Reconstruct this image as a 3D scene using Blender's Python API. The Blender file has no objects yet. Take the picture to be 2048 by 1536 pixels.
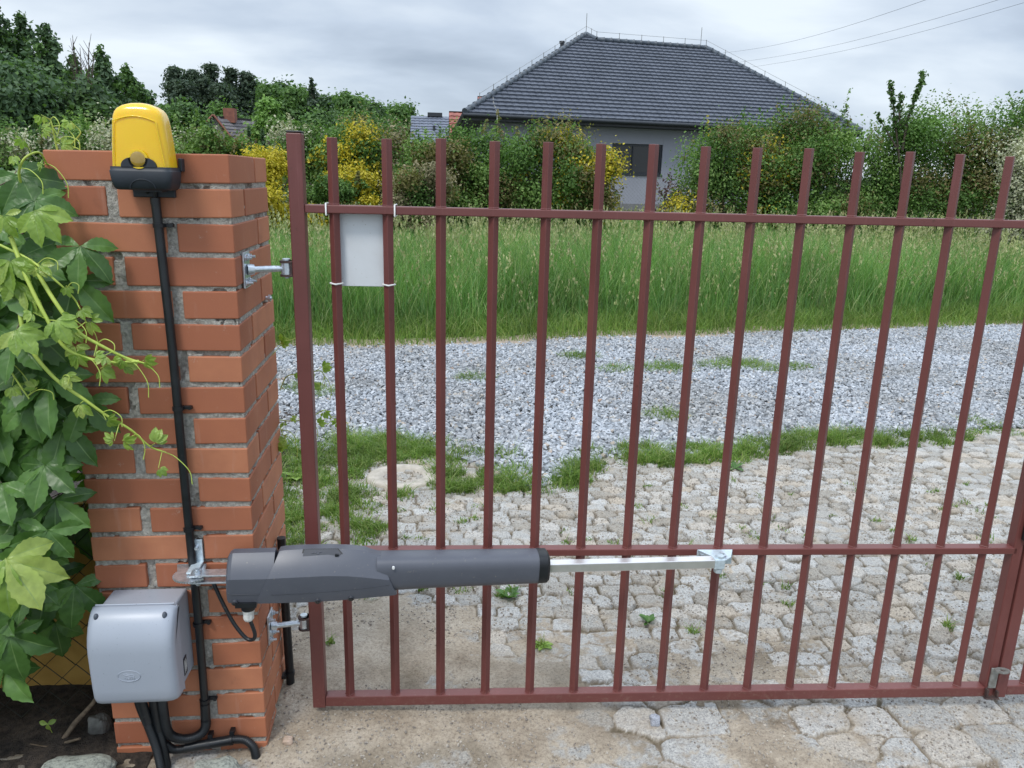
import bpy, math, random
import numpy as np
from mathutils import Vector, Matrix
random.seed(7); RNG = np.random.default_rng(7)
sc = bpy.context.scene
COL = sc.collection

# ------------------------------------------------------------------ camera
CAMP = np.array([0.4618, -1.8648, 1.548]); YAW, PITCH, ROLL, FPX = 0.0995, 0.2587, 0.0250, 1563.24
def _basis():
    f = np.array([math.sin(YAW)*math.cos(PITCH), math.cos(YAW)*math.cos(PITCH), -math.sin(PITCH)])
    r = np.array([math.cos(YAW), -math.sin(YAW), 0.0]); u = np.cross(r, f)
    c, s = math.cos(ROLL), math.sin(ROLL)
    return c*r+s*u, -s*r+c*u, f
CR, CU, CF = _basis()
cam_d = bpy.data.cameras.new('camera'); cam = bpy.data.objects.new('camera', cam_d); COL.objects.link(cam)
cam.matrix_world = Matrix(((CR[0], CU[0], -CF[0], CAMP[0]), (CR[1], CU[1], -CF[1], CAMP[1]), (CR[2], CU[2], -CF[2], CAMP[2]), (0, 0, 0, 1)))
cam_d.sensor_width = 36; cam_d.lens = 36*FPX/2048; cam_d.clip_start = 0.05; cam_d.clip_end = 3000
sc.camera = cam
def at_depth(px, py, Y):                      # world point seen at a photo position, at depth Y
    d = CF+CR*(px-1024)/FPX-CU*(py-768)/FPX
    return CAMP+d*(Y-CAMP[1])/d[1]
def at_height(px, py, Z):
    d = CF+CR*(px-1024)/FPX-CU*(py-768)/FPX
    return CAMP+d*(Z-CAMP[2])/d[2]

# ------------------------------------------------------------------ world and sun
SUN_EL, SUN_AZ = math.radians(58), math.radians(215)      # azimuth clockwise from +Y
w = bpy.data.worlds.new('World'); sc.world = w; w.use_nodes = True
nt = w.node_tree; N = nt.nodes; L = nt.links
for n in list(N): N.remove(n)
out = N.new('ShaderNodeOutputWorld'); bg = N.new('ShaderNodeBackground'); bg.inputs['Strength'].default_value = 0.12
sky = N.new('ShaderNodeTexSky'); sky.sky_type = 'NISHITA'; sky.sun_disc = False
sky.sun_elevation = SUN_EL; sky.sun_rotation = SUN_AZ
tc = N.new('ShaderNodeTexCoord')
sep = N.new('ShaderNodeSeparateXYZ'); L.new(tc.outputs['Generated'], sep.inputs[0])
def wmath(op, a, b=None):
    m = N.new('ShaderNodeMath'); m.operation = op
    for i, v in enumerate((a, b)):
        if v is None: continue
        if isinstance(v, (int, float)): m.inputs[i].default_value = v
        else: L.new(v, m.inputs[i])
    return m.outputs[0]
zz = wmath('ADD', wmath('MAXIMUM', sep.outputs['Z'], 0.0), 0.22)
cx = wmath('DIVIDE', sep.outputs['X'], zz); cy = wmath('DIVIDE', sep.outputs['Y'], zz)
cmb = N.new('ShaderNodeCombineXYZ'); L.new(cx, cmb.inputs[0]); L.new(cy, cmb.inputs[1])
def wnoise(scale, detail, rough, off):
    mp = N.new('ShaderNodeMapping'); mp.inputs['Location'].default_value = off; mp.inputs['Scale'].default_value = (0.62, 0.8, 1)
    L.new(cmb.outputs[0], mp.inputs[0])
    n = N.new('ShaderNodeTexNoise'); n.inputs['Scale'].default_value = scale; n.inputs['Detail'].default_value = detail
    n.inputs['Roughness'].default_value = rough; n.inputs['Distortion'].default_value = 0.25
    L.new(mp.outputs[0], n.inputs['Vector']); return n.outputs['Fac']
n1 = wnoise(0.62, 5, 0.5, (3.1, 1.35, 0)); n2 = wnoise(2.2, 6, 0.52, (7.4, 2.2, 0))
nn = wmath('ADD', wmath('MULTIPLY', n1, 0.72), wmath('MULTIPLY', n2, 0.28))
cr = N.new('ShaderNodeValToRGB'); L.new(nn, cr.inputs[0])
e = cr.color_ramp.elements
e[0].position = 0.37; e[0].color = (2.1, 2.55, 3.25, 1); e[1].position = 0.58; e[1].color = (5.9, 6.45, 7.0, 1)
m_ = e.new(0.48); m_.color = (3.9, 4.5, 5.35, 1)
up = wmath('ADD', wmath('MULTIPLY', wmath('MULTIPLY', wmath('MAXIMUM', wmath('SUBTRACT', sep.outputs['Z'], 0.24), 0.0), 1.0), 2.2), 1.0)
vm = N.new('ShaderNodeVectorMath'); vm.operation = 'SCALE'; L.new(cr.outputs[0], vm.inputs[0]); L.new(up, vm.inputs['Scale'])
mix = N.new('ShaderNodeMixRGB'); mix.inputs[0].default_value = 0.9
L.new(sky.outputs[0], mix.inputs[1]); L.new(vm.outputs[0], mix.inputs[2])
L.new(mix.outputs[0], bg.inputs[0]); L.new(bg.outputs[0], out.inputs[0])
sd = bpy.data.lights.new('sun', 'SUN'); sd.energy = 1.5; sd.angle = math.radians(14); sd.color = (1, 0.965, 0.91)
so = bpy.data.objects.new('sun', sd); COL.objects.link(so)
sdir = Vector((math.sin(SUN_AZ)*math.cos(SUN_EL), math.cos(SUN_AZ)*math.cos(SUN_EL), math.sin(SUN_EL)))
so.rotation_euler = sdir.to_track_quat('Z', 'Y').to_euler(); so.location = sdir*60
sc.view_settings.view_transform = 'Standard'; sc.view_settings.look = 'None'; sc.view_settings.gamma = 1
sc.view_settings.exposure = 0.36
sc.render.engine = 'CYCLES'; sc.cycles.max_bounces = 8; sc.cycles.transparent_max_bounces = 12

# ------------------------------------------------------------------ helpers: noise, meshes, tags
def sstep(a, b, x):
    t = np.clip((x-a)/(b-a), 0, 1); return t*t*(3-2*t)
_tab = np.random.default_rng(3).random((256, 256))
def vnoise(x, y, s=1.0, ox=0.0, oy=0.0):
    x = np.asarray(x)*s+ox+97.3; y = np.asarray(y)*s+oy+53.7
    xi = np.floor(x).astype(int); yi = np.floor(y).astype(int); fx = x-xi; fy = y-yi
    fx = fx*fx*(3-2*fx); fy = fy*fy*(3-2*fy)
    a = _tab[xi & 255, yi & 255]; b = _tab[(xi+1) & 255, yi & 255]; c = _tab[xi & 255, (yi+1) & 255]; d = _tab[(xi+1) & 255, (yi+1) & 255]
    return (a*(1-fx)+b*fx)*(1-fy)+(c*(1-fx)+d*fx)*fy
def fbm(x, y, s, o=4, ox=0.0):
    v = 0; a = 0.5; t = 0
    for k in range(o):
        v = v+a*vnoise(x, y, s, ox+k*17.1, ox*0.7+k*9.3); t += a; a *= 0.5; s *= 2.03
    return v/t
def np_mesh(name, V, F, mats, parent=None, smooth=False, mi=None, attrs=None):
    """V (n,3), F (m,k) quads or triangles"""
    V = np.asarray(V, np.float32); F = np.asarray(F, np.int32); m, k = F.shape
    me = bpy.data.meshes.new(name)
    me.vertices.add(len(V)); me.vertices.foreach_set('co', V.ravel())
    me.loops.add(m*k); me.loops.foreach_set('vertex_index', F.ravel())
    me.polygons.add(m); me.polygons.foreach_set('loop_start', np.arange(0, m*k, k, dtype=np.int32))
    me.polygons.foreach_set('loop_total', np.full(m, k, np.int32))
    for mt in (mats if isinstance(mats, (list, tuple)) else [mats]): me.materials.append(mt)
    if mi is not None: me.polygons.foreach_set('material_index', np.asarray(mi, np.int32))
    me.polygons.foreach_set('use_smooth', np.full(m, bool(smooth)))
    for an, av in (attrs or {}).items():
        a = me.attributes.new(an, 'FLOAT', 'POINT'); a.data.foreach_set('value', np.asarray(av, np.float32).ravel())
    me.update(calc_edges=True); me.validate()
    o = bpy.data.objects.new(name, me); COL.objects.link(o)
    if parent is not None: o.parent = parent
    return o
class MB:
    def __init__(s): s.v = []; s.f = []; s.sm = []; s.mi = []
    def add(s, vs, fs, smooth=False, mi=0):
        b = len(s.v); s.v += [tuple(map(float, v)) for v in vs]; s.f += [tuple(i+b for i in f) for f in fs]
        s.sm += [smooth]*len(fs); s.mi += [mi]*len(fs); return s
    def box(s, c, d, R=None, mi=0):
        c = Vector(c); h = Vector(d)/2; vs = []
        for x in (-1, 1):
            for y in (-1, 1):
                for z in (-1, 1):
                    p = Vector((x*h.x, y*h.y, z*h.z)); p = R @ p if R is not None else p; vs.append(c+p)
        return s.add(vs, [(0, 1, 3, 2), (4, 6, 7, 5), (0, 4, 5, 1), (2, 3, 7, 6), (0, 2, 6, 4), (1, 5, 7, 3)], False, mi)
    def hexa(s, b, t, mi=0):                     # 4 bottom points, 4 top points
        return s.add(list(b)+list(t), [(3, 2, 1, 0), (4, 5, 6, 7), (0, 1, 5, 4), (1, 2, 6, 5), (2, 3, 7, 6), (3, 0, 4, 7)], False, mi)
    def loft(s, rings, smooth=True, caps=True, mi=0):
        n = len(rings[0]); vs = [p for r in rings for p in r]; fs = []
        for i in range(len(rings)-1):
            for j in range(n):
                a = i*n+j; b = i*n+(j+1) % n; fs.append((a, b, b+n, a+n))
        s.add(vs, fs, smooth, mi)
        if caps:
            s.add(rings[0], [tuple(range(n))[::-1]], False, mi); s.add(rings[-1], [tuple(range(n))], False, mi)
        return s
    def tube(s, pts, r, n=10, caps=True, mi=0, smooth=True, rot=0.0):
        pts = [Vector(p) for p in pts]; rs = r if isinstance(r, (list, tuple)) else [r]*len(pts)
        rings = []; up = None
        for i, p in enumerate(pts):
            t = (pts[min(i+1, len(pts)-1)]-pts[max(i-1, 0)]).normalized()
            if up is None:
                up = Vector((0, 0, 1)) if abs(t.z) < 0.9 else Vector((0, 1, 0))
            a = (up-t*up.dot(t)).normalized(); b = t.cross(a); up = a
            rings.append([p+(a*math.cos(rot+2*math.pi*k/n)+b*math.sin(rot+2*math.pi*k/n))*rs[i] for k in range(n)])
        return s.loft(rings, smooth, caps, mi)
    def disc(s, c, ax, r, h, n=20, mi=0):
        c = Vector(c); ax = Vector(ax).normalized(); return s.tube([c-ax*h/2, c+ax*h/2], r, n, True, mi)
    def ball(s, c, r, n=14, m=8, mi=0):
        c = Vector(c); r = Vector(r) if not isinstance(r, (int, float)) else Vector((r, r, r)); rings = []
        for i in range(m+1):
            t = -math.pi/2+math.pi*(i/m)*0.98+0.03
            rings.append([c+Vector((r.x*math.cos(t)*math.cos(2*math.pi*k/n), r.y*math.cos(t)*math.sin(2*math.pi*k/n), r.z*math.sin(t))) for k in range(n)])
        return s.loft(rings, True, True, mi)
    def build(s, name, mats, parent=None, bevel=0, seg=2, xf=None):
        me = bpy.data.meshes.new(name)
        vs = [xf @ Vector(v) for v in s.v] if xf is not None else s.v
        me.from_pydata([tuple(v) for v in vs], [], s.f)
        for mt in (mats if isinstance(mats, (list, tuple)) else [mats]): me.materials.append(mt)
        me.polygons.foreach_set('use_smooth', s.sm); me.polygons.foreach_set('material_index', s.mi); me.update()
        o = bpy.data.objects.new(name, me); COL.objects.link(o)
        if parent is not None: o.parent = parent
        if bevel:
            b = o.modifiers.new('bevel', 'BEVEL'); b.width = bevel; b.segments = seg; b.limit_method = 'ANGLE'; b.angle_limit = math.radians(40)
        return o
def tag(o, label=None, cat=None, group=None, kind=None):
    if label: o['label'] = label
    if cat: o['category'] = cat
    if group: o['group'] = group
    if kind: o['kind'] = kind
    return o
def empty(name, label, cat, group=None, loc=(0, 0, 0)):
    o = bpy.data.objects.new(name, None); COL.objects.link(o); o.empty_display_size = 0.05
    # parts are modelled in world coordinates: the empty marks the base, meshes carry the inverse
    o.location = loc; bpy_inv[o.name] = Matrix.Translation(-Vector(loc)); return tag(o, label, cat, group)
bpy_inv = {}
def kid(o, root):
    o.parent = root; o.matrix_parent_inverse = bpy_inv.get(root.name, Matrix.Identity(4)); return o

# ------------------------------------------------------------------ materials
def new_mat(name):
    m = bpy.data.materials.new(name); m.use_nodes = True; n = m.node_tree.nodes; l = m.node_tree.links
    return m, n, l, n['Principled BSDF']
def ramp(n, l, src, stops):
    r = n.new('ShaderNodeValToRGB'); l.new(src, r.inputs[0]); el = r.color_ramp.elements
    el[0].position, el[0].color = stops[0][0], (*stops[0][1], 1); el[1].position, el[1].color = stops[-1][0], (*stops[-1][1], 1)
    for p, c in stops[1:-1]: q = el.new(p); q.color = (*c, 1)
    return r.outputs[0]
def noise(n, l, scale, detail=4, rough=0.55, vec=None, dist=0.0):
    t = n.new('ShaderNodeTexNoise'); t.inputs['Scale'].default_value = scale; t.inputs['Detail'].default_value = detail
    t.inputs['Roughness'].default_value = rough; t.inputs['Distortion'].default_value = dist
    if vec is None:
        g = n.new('ShaderNodeNewGeometry'); vec = g.outputs['Position']
    l.new(vec, t.inputs['Vector']); return t.outputs['Fac']
def bump(n, l, b, h, strength, dist=0.01):
    u = n.new('ShaderNodeBump'); u.inputs['Strength'].default_value = strength; u.inputs['Distance'].default_value = dist
    l.new(h, u.inputs['Height']); l.new(u.outputs[0], b.inputs['Normal'])
def mixc(n, l, f, a, c, mode='MIX'):
    m = n.new('ShaderNodeMixRGB'); m.blend_type = mode
    for i, v in enumerate((f, a, c)):
        if isinstance(v, (int, float)): m.inputs[i].default_value = v
        elif isinstance(v, tuple): m.inputs[i].default_value = (*v, 1)
        else: l.new(v, m.inputs[i])
    return m.outputs[0]
def simple(name, c1, c2=None, rough=0.5, metal=0.0, ns=60, bs=0.0, bd=0.002, spec=0.5, ws=None, wc=None):
    m, n, l, b = new_mat(name)
    c2 = c2 or tuple(x*0.85 for x in c1)
    col = ramp(n, l, noise(n, l, ns, 5), [(0.35, c2), (0.65, c1)])
    if wc is not None:     # sparse specks of wear
        col = mixc(n, l, ramp(n, l, noise(n, l, ws, 3, 0.6), [(0.66, (0, 0, 0)), (0.74, (1, 1, 1))]), col, wc)
    l.new(col, b.inputs['Base Color']); b.inputs['Roughness'].default_value = rough; b.inputs['Metallic'].default_value = metal
    b.inputs['Specular IOR Level'].default_value = spec
    if bs: bump(n, l, b, noise(n, l, ns*2.5, 6, 0.65), bs, bd)
    return m
def leafmat(name, cols, trans=0.35, rough=0.55, spec=0.3, big=1.2):
    """cols: list of (r,g,b) picked per leaf"""
    m, n, l, b = new_mat(name); g = n.new('ShaderNodeNewGeometry')
    k = len(cols); col = ramp(n, l, g.outputs['Random Per Island'], [(i/(max(k-1, 1)), c) for i, c in enumerate(cols)])
    v = noise(n, l, big, 3)
    col = mixc(n, l, 1.0, col, ramp(n, l, v, [(0.3, (0.7, 0.7, 0.7)), (0.7, (1.2, 1.2, 1.15))]), 'MULTIPLY')
    l.new(col, b.inputs['Base Color']); b.inputs['Roughness'].default_value = rough; b.inputs['Specular IOR Level'].default_value = spec
    t = n.new('ShaderNodeBsdfTranslucent'); l.new(mixc(n, l, 1.0, col, (1.1, 1.25, 0.6), 'MULTIPLY'), t.inputs[0])
    mx = n.new('ShaderNodeMixShader'); mx.inputs[0].default_value = trans
    l.new(b.outputs[0], mx.inputs[1]); l.new(t.outputs[0], mx.inputs[2]); l.new(mx.outputs[0], n['Material Output'].inputs[0])
    return m
M = {}
def brick_mat():
    m, n, l, b = new_mat('brick'); g = n.new('ShaderNodeNewGeometry')
    a = ramp(n, l, g.outputs['Random Per Island'], [(0.0, (0.34, 0.118, 0.062)), (0.5, (0.43, 0.158, 0.08)), (1.0, (0.49, 0.198, 0.104))])
    a = mixc(n, l, ramp(n, l, noise(n, l, 14, 5), [(0.4, (0, 0, 0)), (0.75, (0.5, 0.5, 0.5))]), a, (0.33, 0.115, 0.065))
    a = mixc(n, l, ramp(n, l, noise(n, l, 210, 3, 0.7), [(0.70, (0, 0, 0)), (0.78, (0.55, 0.55, 0.55))]), a, (0.55, 0.42, 0.34))
    a = mixc(n, l, ramp(n, l, noise(n, l, 24, 6, 0.75), [(0.635, (0, 0, 0)), (0.70, (0.45, 0.45, 0.45))]), a, (0.50, 0.40, 0.33))
    a = mixc(n, l, ramp(n, l, noise(n, l, 9, 6, 0.7), [(0.60, (0, 0, 0)), (0.74, (0.4, 0.4, 0.4))]), a, (0.17, 0.07, 0.045))
    # pale lime bloom streaks
    tcn = n.new('ShaderNodeNewGeometry'); mp = n.new('ShaderNodeMapping'); mp.inputs['Scale'].default_value = (38, 38, 5)
    l.new(tcn.outputs['Position'], mp.inputs[0])
    a = mixc(n, l, ramp(n, l, noise(n, l, 1.0, 4, 0.6, mp.outputs[0]), [(0.6, (0, 0, 0)), (0.78, (0.3, 0.3, 0.3))]), a, (0.52, 0.33, 0.26))
    l.new(a, b.inputs['Base Color']); b.inputs['Roughness'].default_value = 0.62; b.inputs['Specular IOR Level'].default_value = 0.35
    bump(n, l, b, noise(n, l, 320, 5, 0.6), 0.22, 0.0015); return m
M['brick'] = brick_mat()
M['mortar'] = simple('mortar', (0.56, 0.53, 0.47), (0.33, 0.31, 0.275), 0.95, ns=150, bs=1.0, bd=0.006)
def paint_mat():
    m, n, l, b = new_mat('gate_paint')
    a = ramp(n, l, noise(n, l, 5, 4), [(0.3, (0.135, 0.041, 0.036)), (0.7, (0.17, 0.054, 0.047))])
    g = n.new('ShaderNodeNewGeometry'); mp = n.new('ShaderNodeMapping'); mp.inputs['Scale'].default_value = (90, 90, 6); l.new(g.outputs['Position'], mp.inputs[0])
    a = mixc(n, l, ramp(n, l, noise(n, l, 1, 4, 0.6, mp.outputs[0]), [(0.58, (0, 0, 0)), (0.8, (0.4, 0.4, 0.4))]), a, (0.24, 0.09, 0.09))
    a = mixc(n, l, ramp(n, l, noise(n, l, 150, 3, 0.7), [(0.72, (0, 0, 0)), (0.8, (0.6, 0.6, 0.6))]), a, (0.42, 0.27, 0.24))
    a = mixc(n, l, ramp(n, l, noise(n, l, 34, 6, 0.72), [(0.64, (0, 0, 0)), (0.72, (0.75, 0.75, 0.75))]), a, (0.075, 0.028, 0.018))
    sp = n.new('ShaderNodeSeparateXYZ'); l.new(g.outputs['Position'], sp.inputs[0])      # sandy splash on the lowest part
    mr_ = n.new('ShaderNodeMapRange'); l.new(sp.outputs['Z'], mr_.inputs['Value']); mr_.inputs['From Min'].default_value = 0.05; mr_.inputs['From Max'].default_value = 0.32; mr_.inputs['To Min'].default_value = 0.62; mr_.inputs['To Max'].default_value = 0.30
    ml = n.new('ShaderNodeMath'); ml.operation = 'MULTIPLY'; l.new(mr_.outputs[0], ml.inputs[0]); l.new(noise(n, l, 75, 6, 0.75), ml.inputs[1])
    a = mixc(n, l, ramp(n, l, ml.outputs[0], [(0.31, (0, 0, 0)), (0.42, (0.4, 0.4, 0.4))]), a, (0.27, 0.18, 0.14))
    l.new(a, b.inputs['Base Color']); b.inputs['Roughness'].default_value = 0.42; b.inputs['Specular IOR Level'].default_value = 0.5
    bump(n, l, b, noise(n, l, 260, 4, 0.6), 0.12, 0.001); return m
M['paint'] = paint_mat()
M['black'] = simple('black_plastic', (0.012, 0.014, 0.017), (0.007, 0.008, 0.01), 0.42, ns=30, bs=0.1)
M['pipe'] = simple('black_pipe', (0.016, 0.019, 0.022), (0.009, 0.011, 0.013), 0.36, ns=25, ws=90, wc=(0.06, 0.06, 0.055))
M['blackbase'] = simple('lamp_base_plastic', (0.02, 0.027, 0.036), (0.014, 0.019, 0.026), 0.5, ns=20, bs=0.08)
M['anthracite'] = simple('anthracite_plastic', (0.09, 0.096, 0.117), (0.08, 0.086, 0.106), 0.4, ns=14, bs=0.05, spec=0.55, ws=110, wc=(0.16, 0.155, 0.15))
M['anth_dark'] = simple('dark_hatch_plastic', (0.05, 0.053, 0.064), (0.042, 0.045, 0.055), 0.3, ns=20)
M['grey'] = simple('grey_box_plastic', (0.37, 0.405, 0.465), (0.345, 0.38, 0.44), 0.36, ns=4, bs=0.02, ws=160, wc=(0.22, 0.25, 0.29))
M['zinc'] = simple('zinc', (0.72, 0.77, 0.82), (0.5, 0.55, 0.6), 0.3, 0.8, ns=90, bs=0.1)
M['zinc_pale'] = simple('zinc_plate', (0.66, 0.76, 0.82), (0.54, 0.63, 0.68), 0.4, 0.4, ns=120, bs=0.1)
M['alu'] = simple('aluminium', (0.86, 0.84, 0.83), (0.78, 0.76, 0.75), 0.3, 0.75, ns=30)
M['rusty'] = simple('rusty_iron', (0.10, 0.06, 0.05), (0.05, 0.035, 0.035), 0.65, 0.2, ns=60, bs=0.4)
M['dullsteel'] = simple('dull_steel', (0.33, 0.34, 0.32), (0.2, 0.19, 0.17), 0.55, 0.5, ns=70, bs=0.2)
M['white'] = simple('white_plastic', (0.78, 0.79, 0.78), (0.68, 0.68, 0.66), 0.5, ns=40)
M['sign'] = simple('sign_panel', (0.66, 0.69, 0.72), (0.6, 0.62, 0.64), 0.55, ns=9, ws=120, wc=(0.45, 0.45, 0.42))
M['glandw'] = simple('white_gland', (0.7, 0.7, 0.67), (0.55, 0.55, 0.52), 0.6, ns=140, bs=0.3)
def lens_mat():
    m, n, l, b = new_mat('amber_lens')
    l.new(ramp(n, l, noise(n, l, 8, 3), [(0.3, (0.80, 0.49, 0.003)), (0.7, (0.86, 0.55, 0.004))]), b.inputs['Base Color'])
    b.inputs['Roughness'].default_value = 0.22; b.inputs['Coat Weight'].default_value = 0.4
    b.inputs['Subsurface Weight'].default_value = 0.35; b.inputs['Subsurface Radius'].default_value = (0.02, 0.012, 0.002); b.inputs['Subsurface Scale'].default_value = 1.0
    return m
M['lens'] = lens_mat()
M['lens_dark'] = simple('amber_eye', (0.40, 0.25, 0.03), (0.30, 0.19, 0.02), 0.06, ns=40, spec=1.0)
M['yellow_board'] = simple('yellow_board', (0.56, 0.33, 0.08), (0.46, 0.26, 0.055), 0.75, ns=12, bs=0.1)
M['soil'] = simple('soil', (0.085, 0.065, 0.05), (0.03, 0.024, 0.02), 0.95, ns=45, bs=1.0, bd=0.02)
M['fencewire'] = simple('dark_fence_wire', (0.03, 0.032, 0.022), (0.018, 0.02, 0.014), 0.5, ns=60)
M['greenpost'] = simple('green_fence_post', (0.018, 0.045, 0.03), (0.012, 0.03, 0.02), 0.5, ns=60)
M['twig'] = simple('twig', (0.2, 0.15, 0.1), (0.1, 0.075, 0.05), 0.85, ns=60, bs=0.5)
M['bark'] = simple('bark', (0.10, 0.075, 0.055), (0.05, 0.04, 0.032), 0.9, ns=8, bs=0.8, bd=0.03)
M['pinebark'] = simple('pine_bark', (0.22, 0.11, 0.07), (0.12, 0.07, 0.05), 0.9, ns=5, bs=0.6, bd=0.03)
def granite(name, c1, c2, dark=(0.08, 0.08, 0.08), sc_=1.0):
    m, n, l, b = new_mat(name); g = n.new('ShaderNodeNewGeometry')
    a = ramp(n, l, g.outputs['Random Per Island'], [(0, c2), (1, c1)])
    a = mixc(n, l, 1.0, a, ramp(n, l, noise(n, l, 190*sc_, 4, 0.75), [(0.34, (0.4, 0.4, 0.42)), (0.5, (1, 1, 1)), (0.66, (1.35, 1.33, 1.3))]), 'MULTIPLY')
    l.new(a, b.inputs['Base Color']); b.inputs['Roughness'].default_value = 0.85
    bump(n, l, b, noise(n, l, 120*sc_, 6, 0.7), 0.8, 0.006); return m
M['granite'] = granite('granite', (0.42, 0.42, 0.4), (0.36, 0.36, 0.34))
M['gravel'] = None
def gravel_mat():
    m, n, l, b = new_mat('gravel_stones'); g = n.new('ShaderNodeNewGeometry')
    a = ramp(n, l, g.outputs['Random Per Island'], [(0, (0.19, 0.20, 0.21)), (0.3, (0.32, 0.34, 0.36)), (0.6, (0.41, 0.43, 0.45)), (0.93, (0.52, 0.53, 0.54)), (0.98, (0.46, 0.42, 0.36)), (1.0, (0.36, 0.25, 0.18))])
    a = mixc(n, l, 1.0, a, ramp(n, l, noise(n, l, 1.1, 3), [(0.35, (0.85, 0.83, 0.8)), (0.6, (1.05, 1.07, 1.1))]), 'MULTIPLY')
    l.new(a, b.inputs['Base Color']); b.inputs['Roughness'].default_value = 0.8
    return m
M['gravel'] = gravel_mat()
def paving_mat():
    m, n, l, b = new_mat('granite_setts_in_sand')
    st = n.new('ShaderNodeAttribute'); st.attribute_name = 'stone'; rn = n.new('ShaderNodeAttribute'); rn.attribute_name = 'tone'
    du = n.new('ShaderNodeAttribute'); du.attribute_name = 'dirt'
    sand = ramp(n, l, noise(n, l, 7, 6, 0.6), [(0.3, (0.26, 0.21, 0.155)), (0.5, (0.39, 0.33, 0.255)), (0.72, (0.48, 0.42, 0.34))])
    sand = mixc(n, l, 1.0, sand, ramp(n, l, noise(n, l, 120, 6, 0.85), [(0.35, (0.5, 0.47, 0.45)), (0.48, (0.97, 0.97, 0.97)), (0.68, (1.3, 1.29, 1.27))]), 'MULTIPLY')
    stone = ramp(n, l, rn.outputs['Fac'], [(0, (0.33, 0.30, 0.255)), (0.35, (0.385, 0.375, 0.35)), (0.75, (0.48, 0.47, 0.445)), (1, (0.45, 0.39, 0.315))])
    stone = mixc(n, l, 1.0, stone, ramp(n, l, noise(n, l, 150, 5, 0.85), [(0.36, (0.45, 0.46, 0.48)), (0.48, (0.92, 0.92, 0.92)), (0.64, (1.4, 1.4, 1.38))]), 'MULTIPLY')
    stone = mixc(n, l, ramp(n, l, noise(n, l, 11, 5, 0.65), [(0.50, (0, 0, 0)), (0.66, (0.7, 0.7, 0.7))]), stone, sand)
    a = mixc(n, l, st.outputs['Fac'], sand, stone)
    a = mixc(n, l, du.outputs['Fac'], a, (0.085, 0.066, 0.038))
    l.new(a, b.inputs['Base Color']); b.inputs['Roughness'].default_value = 0.92; b.inputs['Specular IOR Level'].default_value = 0.2
    bump(n, l, b, noise(n, l, 150, 7, 0.7), 0.75, 0.006); return m
M['paving'] = paving_mat()
M['grasssoil'] = simple('grass_soil', (0.05, 0.07, 0.022), (0.035, 0.035, 0.018), 0.95, ns=3)
M['roadbase'] = simple('road_base', (0.24, 0.23, 0.21), (0.13, 0.125, 0.115), 0.95, ns=60, bs=1.0, bd=0.01)
M['roadedge'] = simple('sandy_edge', (0.42, 0.34, 0.26), (0.28, 0.22, 0.16), 0.95, ns=40, bs=0.7, bd=0.01)
M['grass'] = leafmat('tall_grass', [(0.07, 0.15, 0.035), (0.13, 0.26, 0.06), (0.19, 0.36, 0.095), (0.16, 0.31, 0.13), (0.28, 0.44, 0.15), (0.46, 0.50, 0.27)], 0.42, 0.5, big=0.9)
M['lawn'] = leafmat('short_grass', [(0.09, 0.165, 0.035), (0.15, 0.25, 0.055), (0.21, 0.32, 0.075), (0.34, 0.37, 0.15)], 0.4, 0.5, big=2.5)
M['seed'] = leafmat('grass_seed_heads', [(0.38, 0.42, 0.20), (0.48, 0.45, 0.27), (0.32, 0.38, 0.16)], 0.3, 0.7)
M['lf_green'] = leafmat('leaf_green', [(0.06, 0.13, 0.03), (0.115, 0.22, 0.055), (0.19, 0.32, 0.09)])
M['lf_fresh'] = leafmat('leaf_fresh_green', [(0.13, 0.23, 0.055), (0.19, 0.31, 0.085), (0.27, 0.38, 0.13)])
M['lf_olive'] = leafmat('leaf_olive_brown', [(0.12, 0.12, 0.04), (0.19, 0.18, 0.065), (0.24, 0.22, 0.09), (0.29, 0.22, 0.12)])
M['lf_yellow'] = leafmat('leaf_golden', [(0.42, 0.36, 0.02), (0.56, 0.47, 0.04), (0.62, 0.5, 0.06)], 0.25)
M['lf_cream'] = leafmat('cream_blossom', [(0.42, 0.44, 0.30), (0.55, 0.55, 0.42), (0.36, 0.36, 0.22)], 0.2)
M['lf_tan'] = leafmat('faded_blossom', [(0.26, 0.23, 0.13), (0.36, 0.31, 0.20), (0.17, 0.17, 0.08)], 0.2)
M['lf_dark'] = leafmat('leaf_dark', [(0.07, 0.125, 0.065), (0.105, 0.175, 0.09), (0.14, 0.215, 0.115)], big=0.4)
M['lf_mid'] = leafmat('leaf_mid', [(0.07, 0.14, 0.045), (0.11, 0.2, 0.06), (0.15, 0.255, 0.08)], big=0.4)
M['lf_willow'] = leafmat('leaf_willow', [(0.14, 0.26, 0.06), (0.2, 0.34, 0.09), (0.27, 0.42, 0.13)], big=0.5)
M['lf_needle'] = leafmat('pine_needles', [(0.055, 0.09, 0.06), (0.08, 0.12, 0.08), (0.11, 0.15, 0.10)], 0.3, big=0.4)
M['lf_purple'] = leafmat('leaf_purple', [(0.06, 0.03, 0.035), (0.10, 0.05, 0.05)], 0.2)
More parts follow.
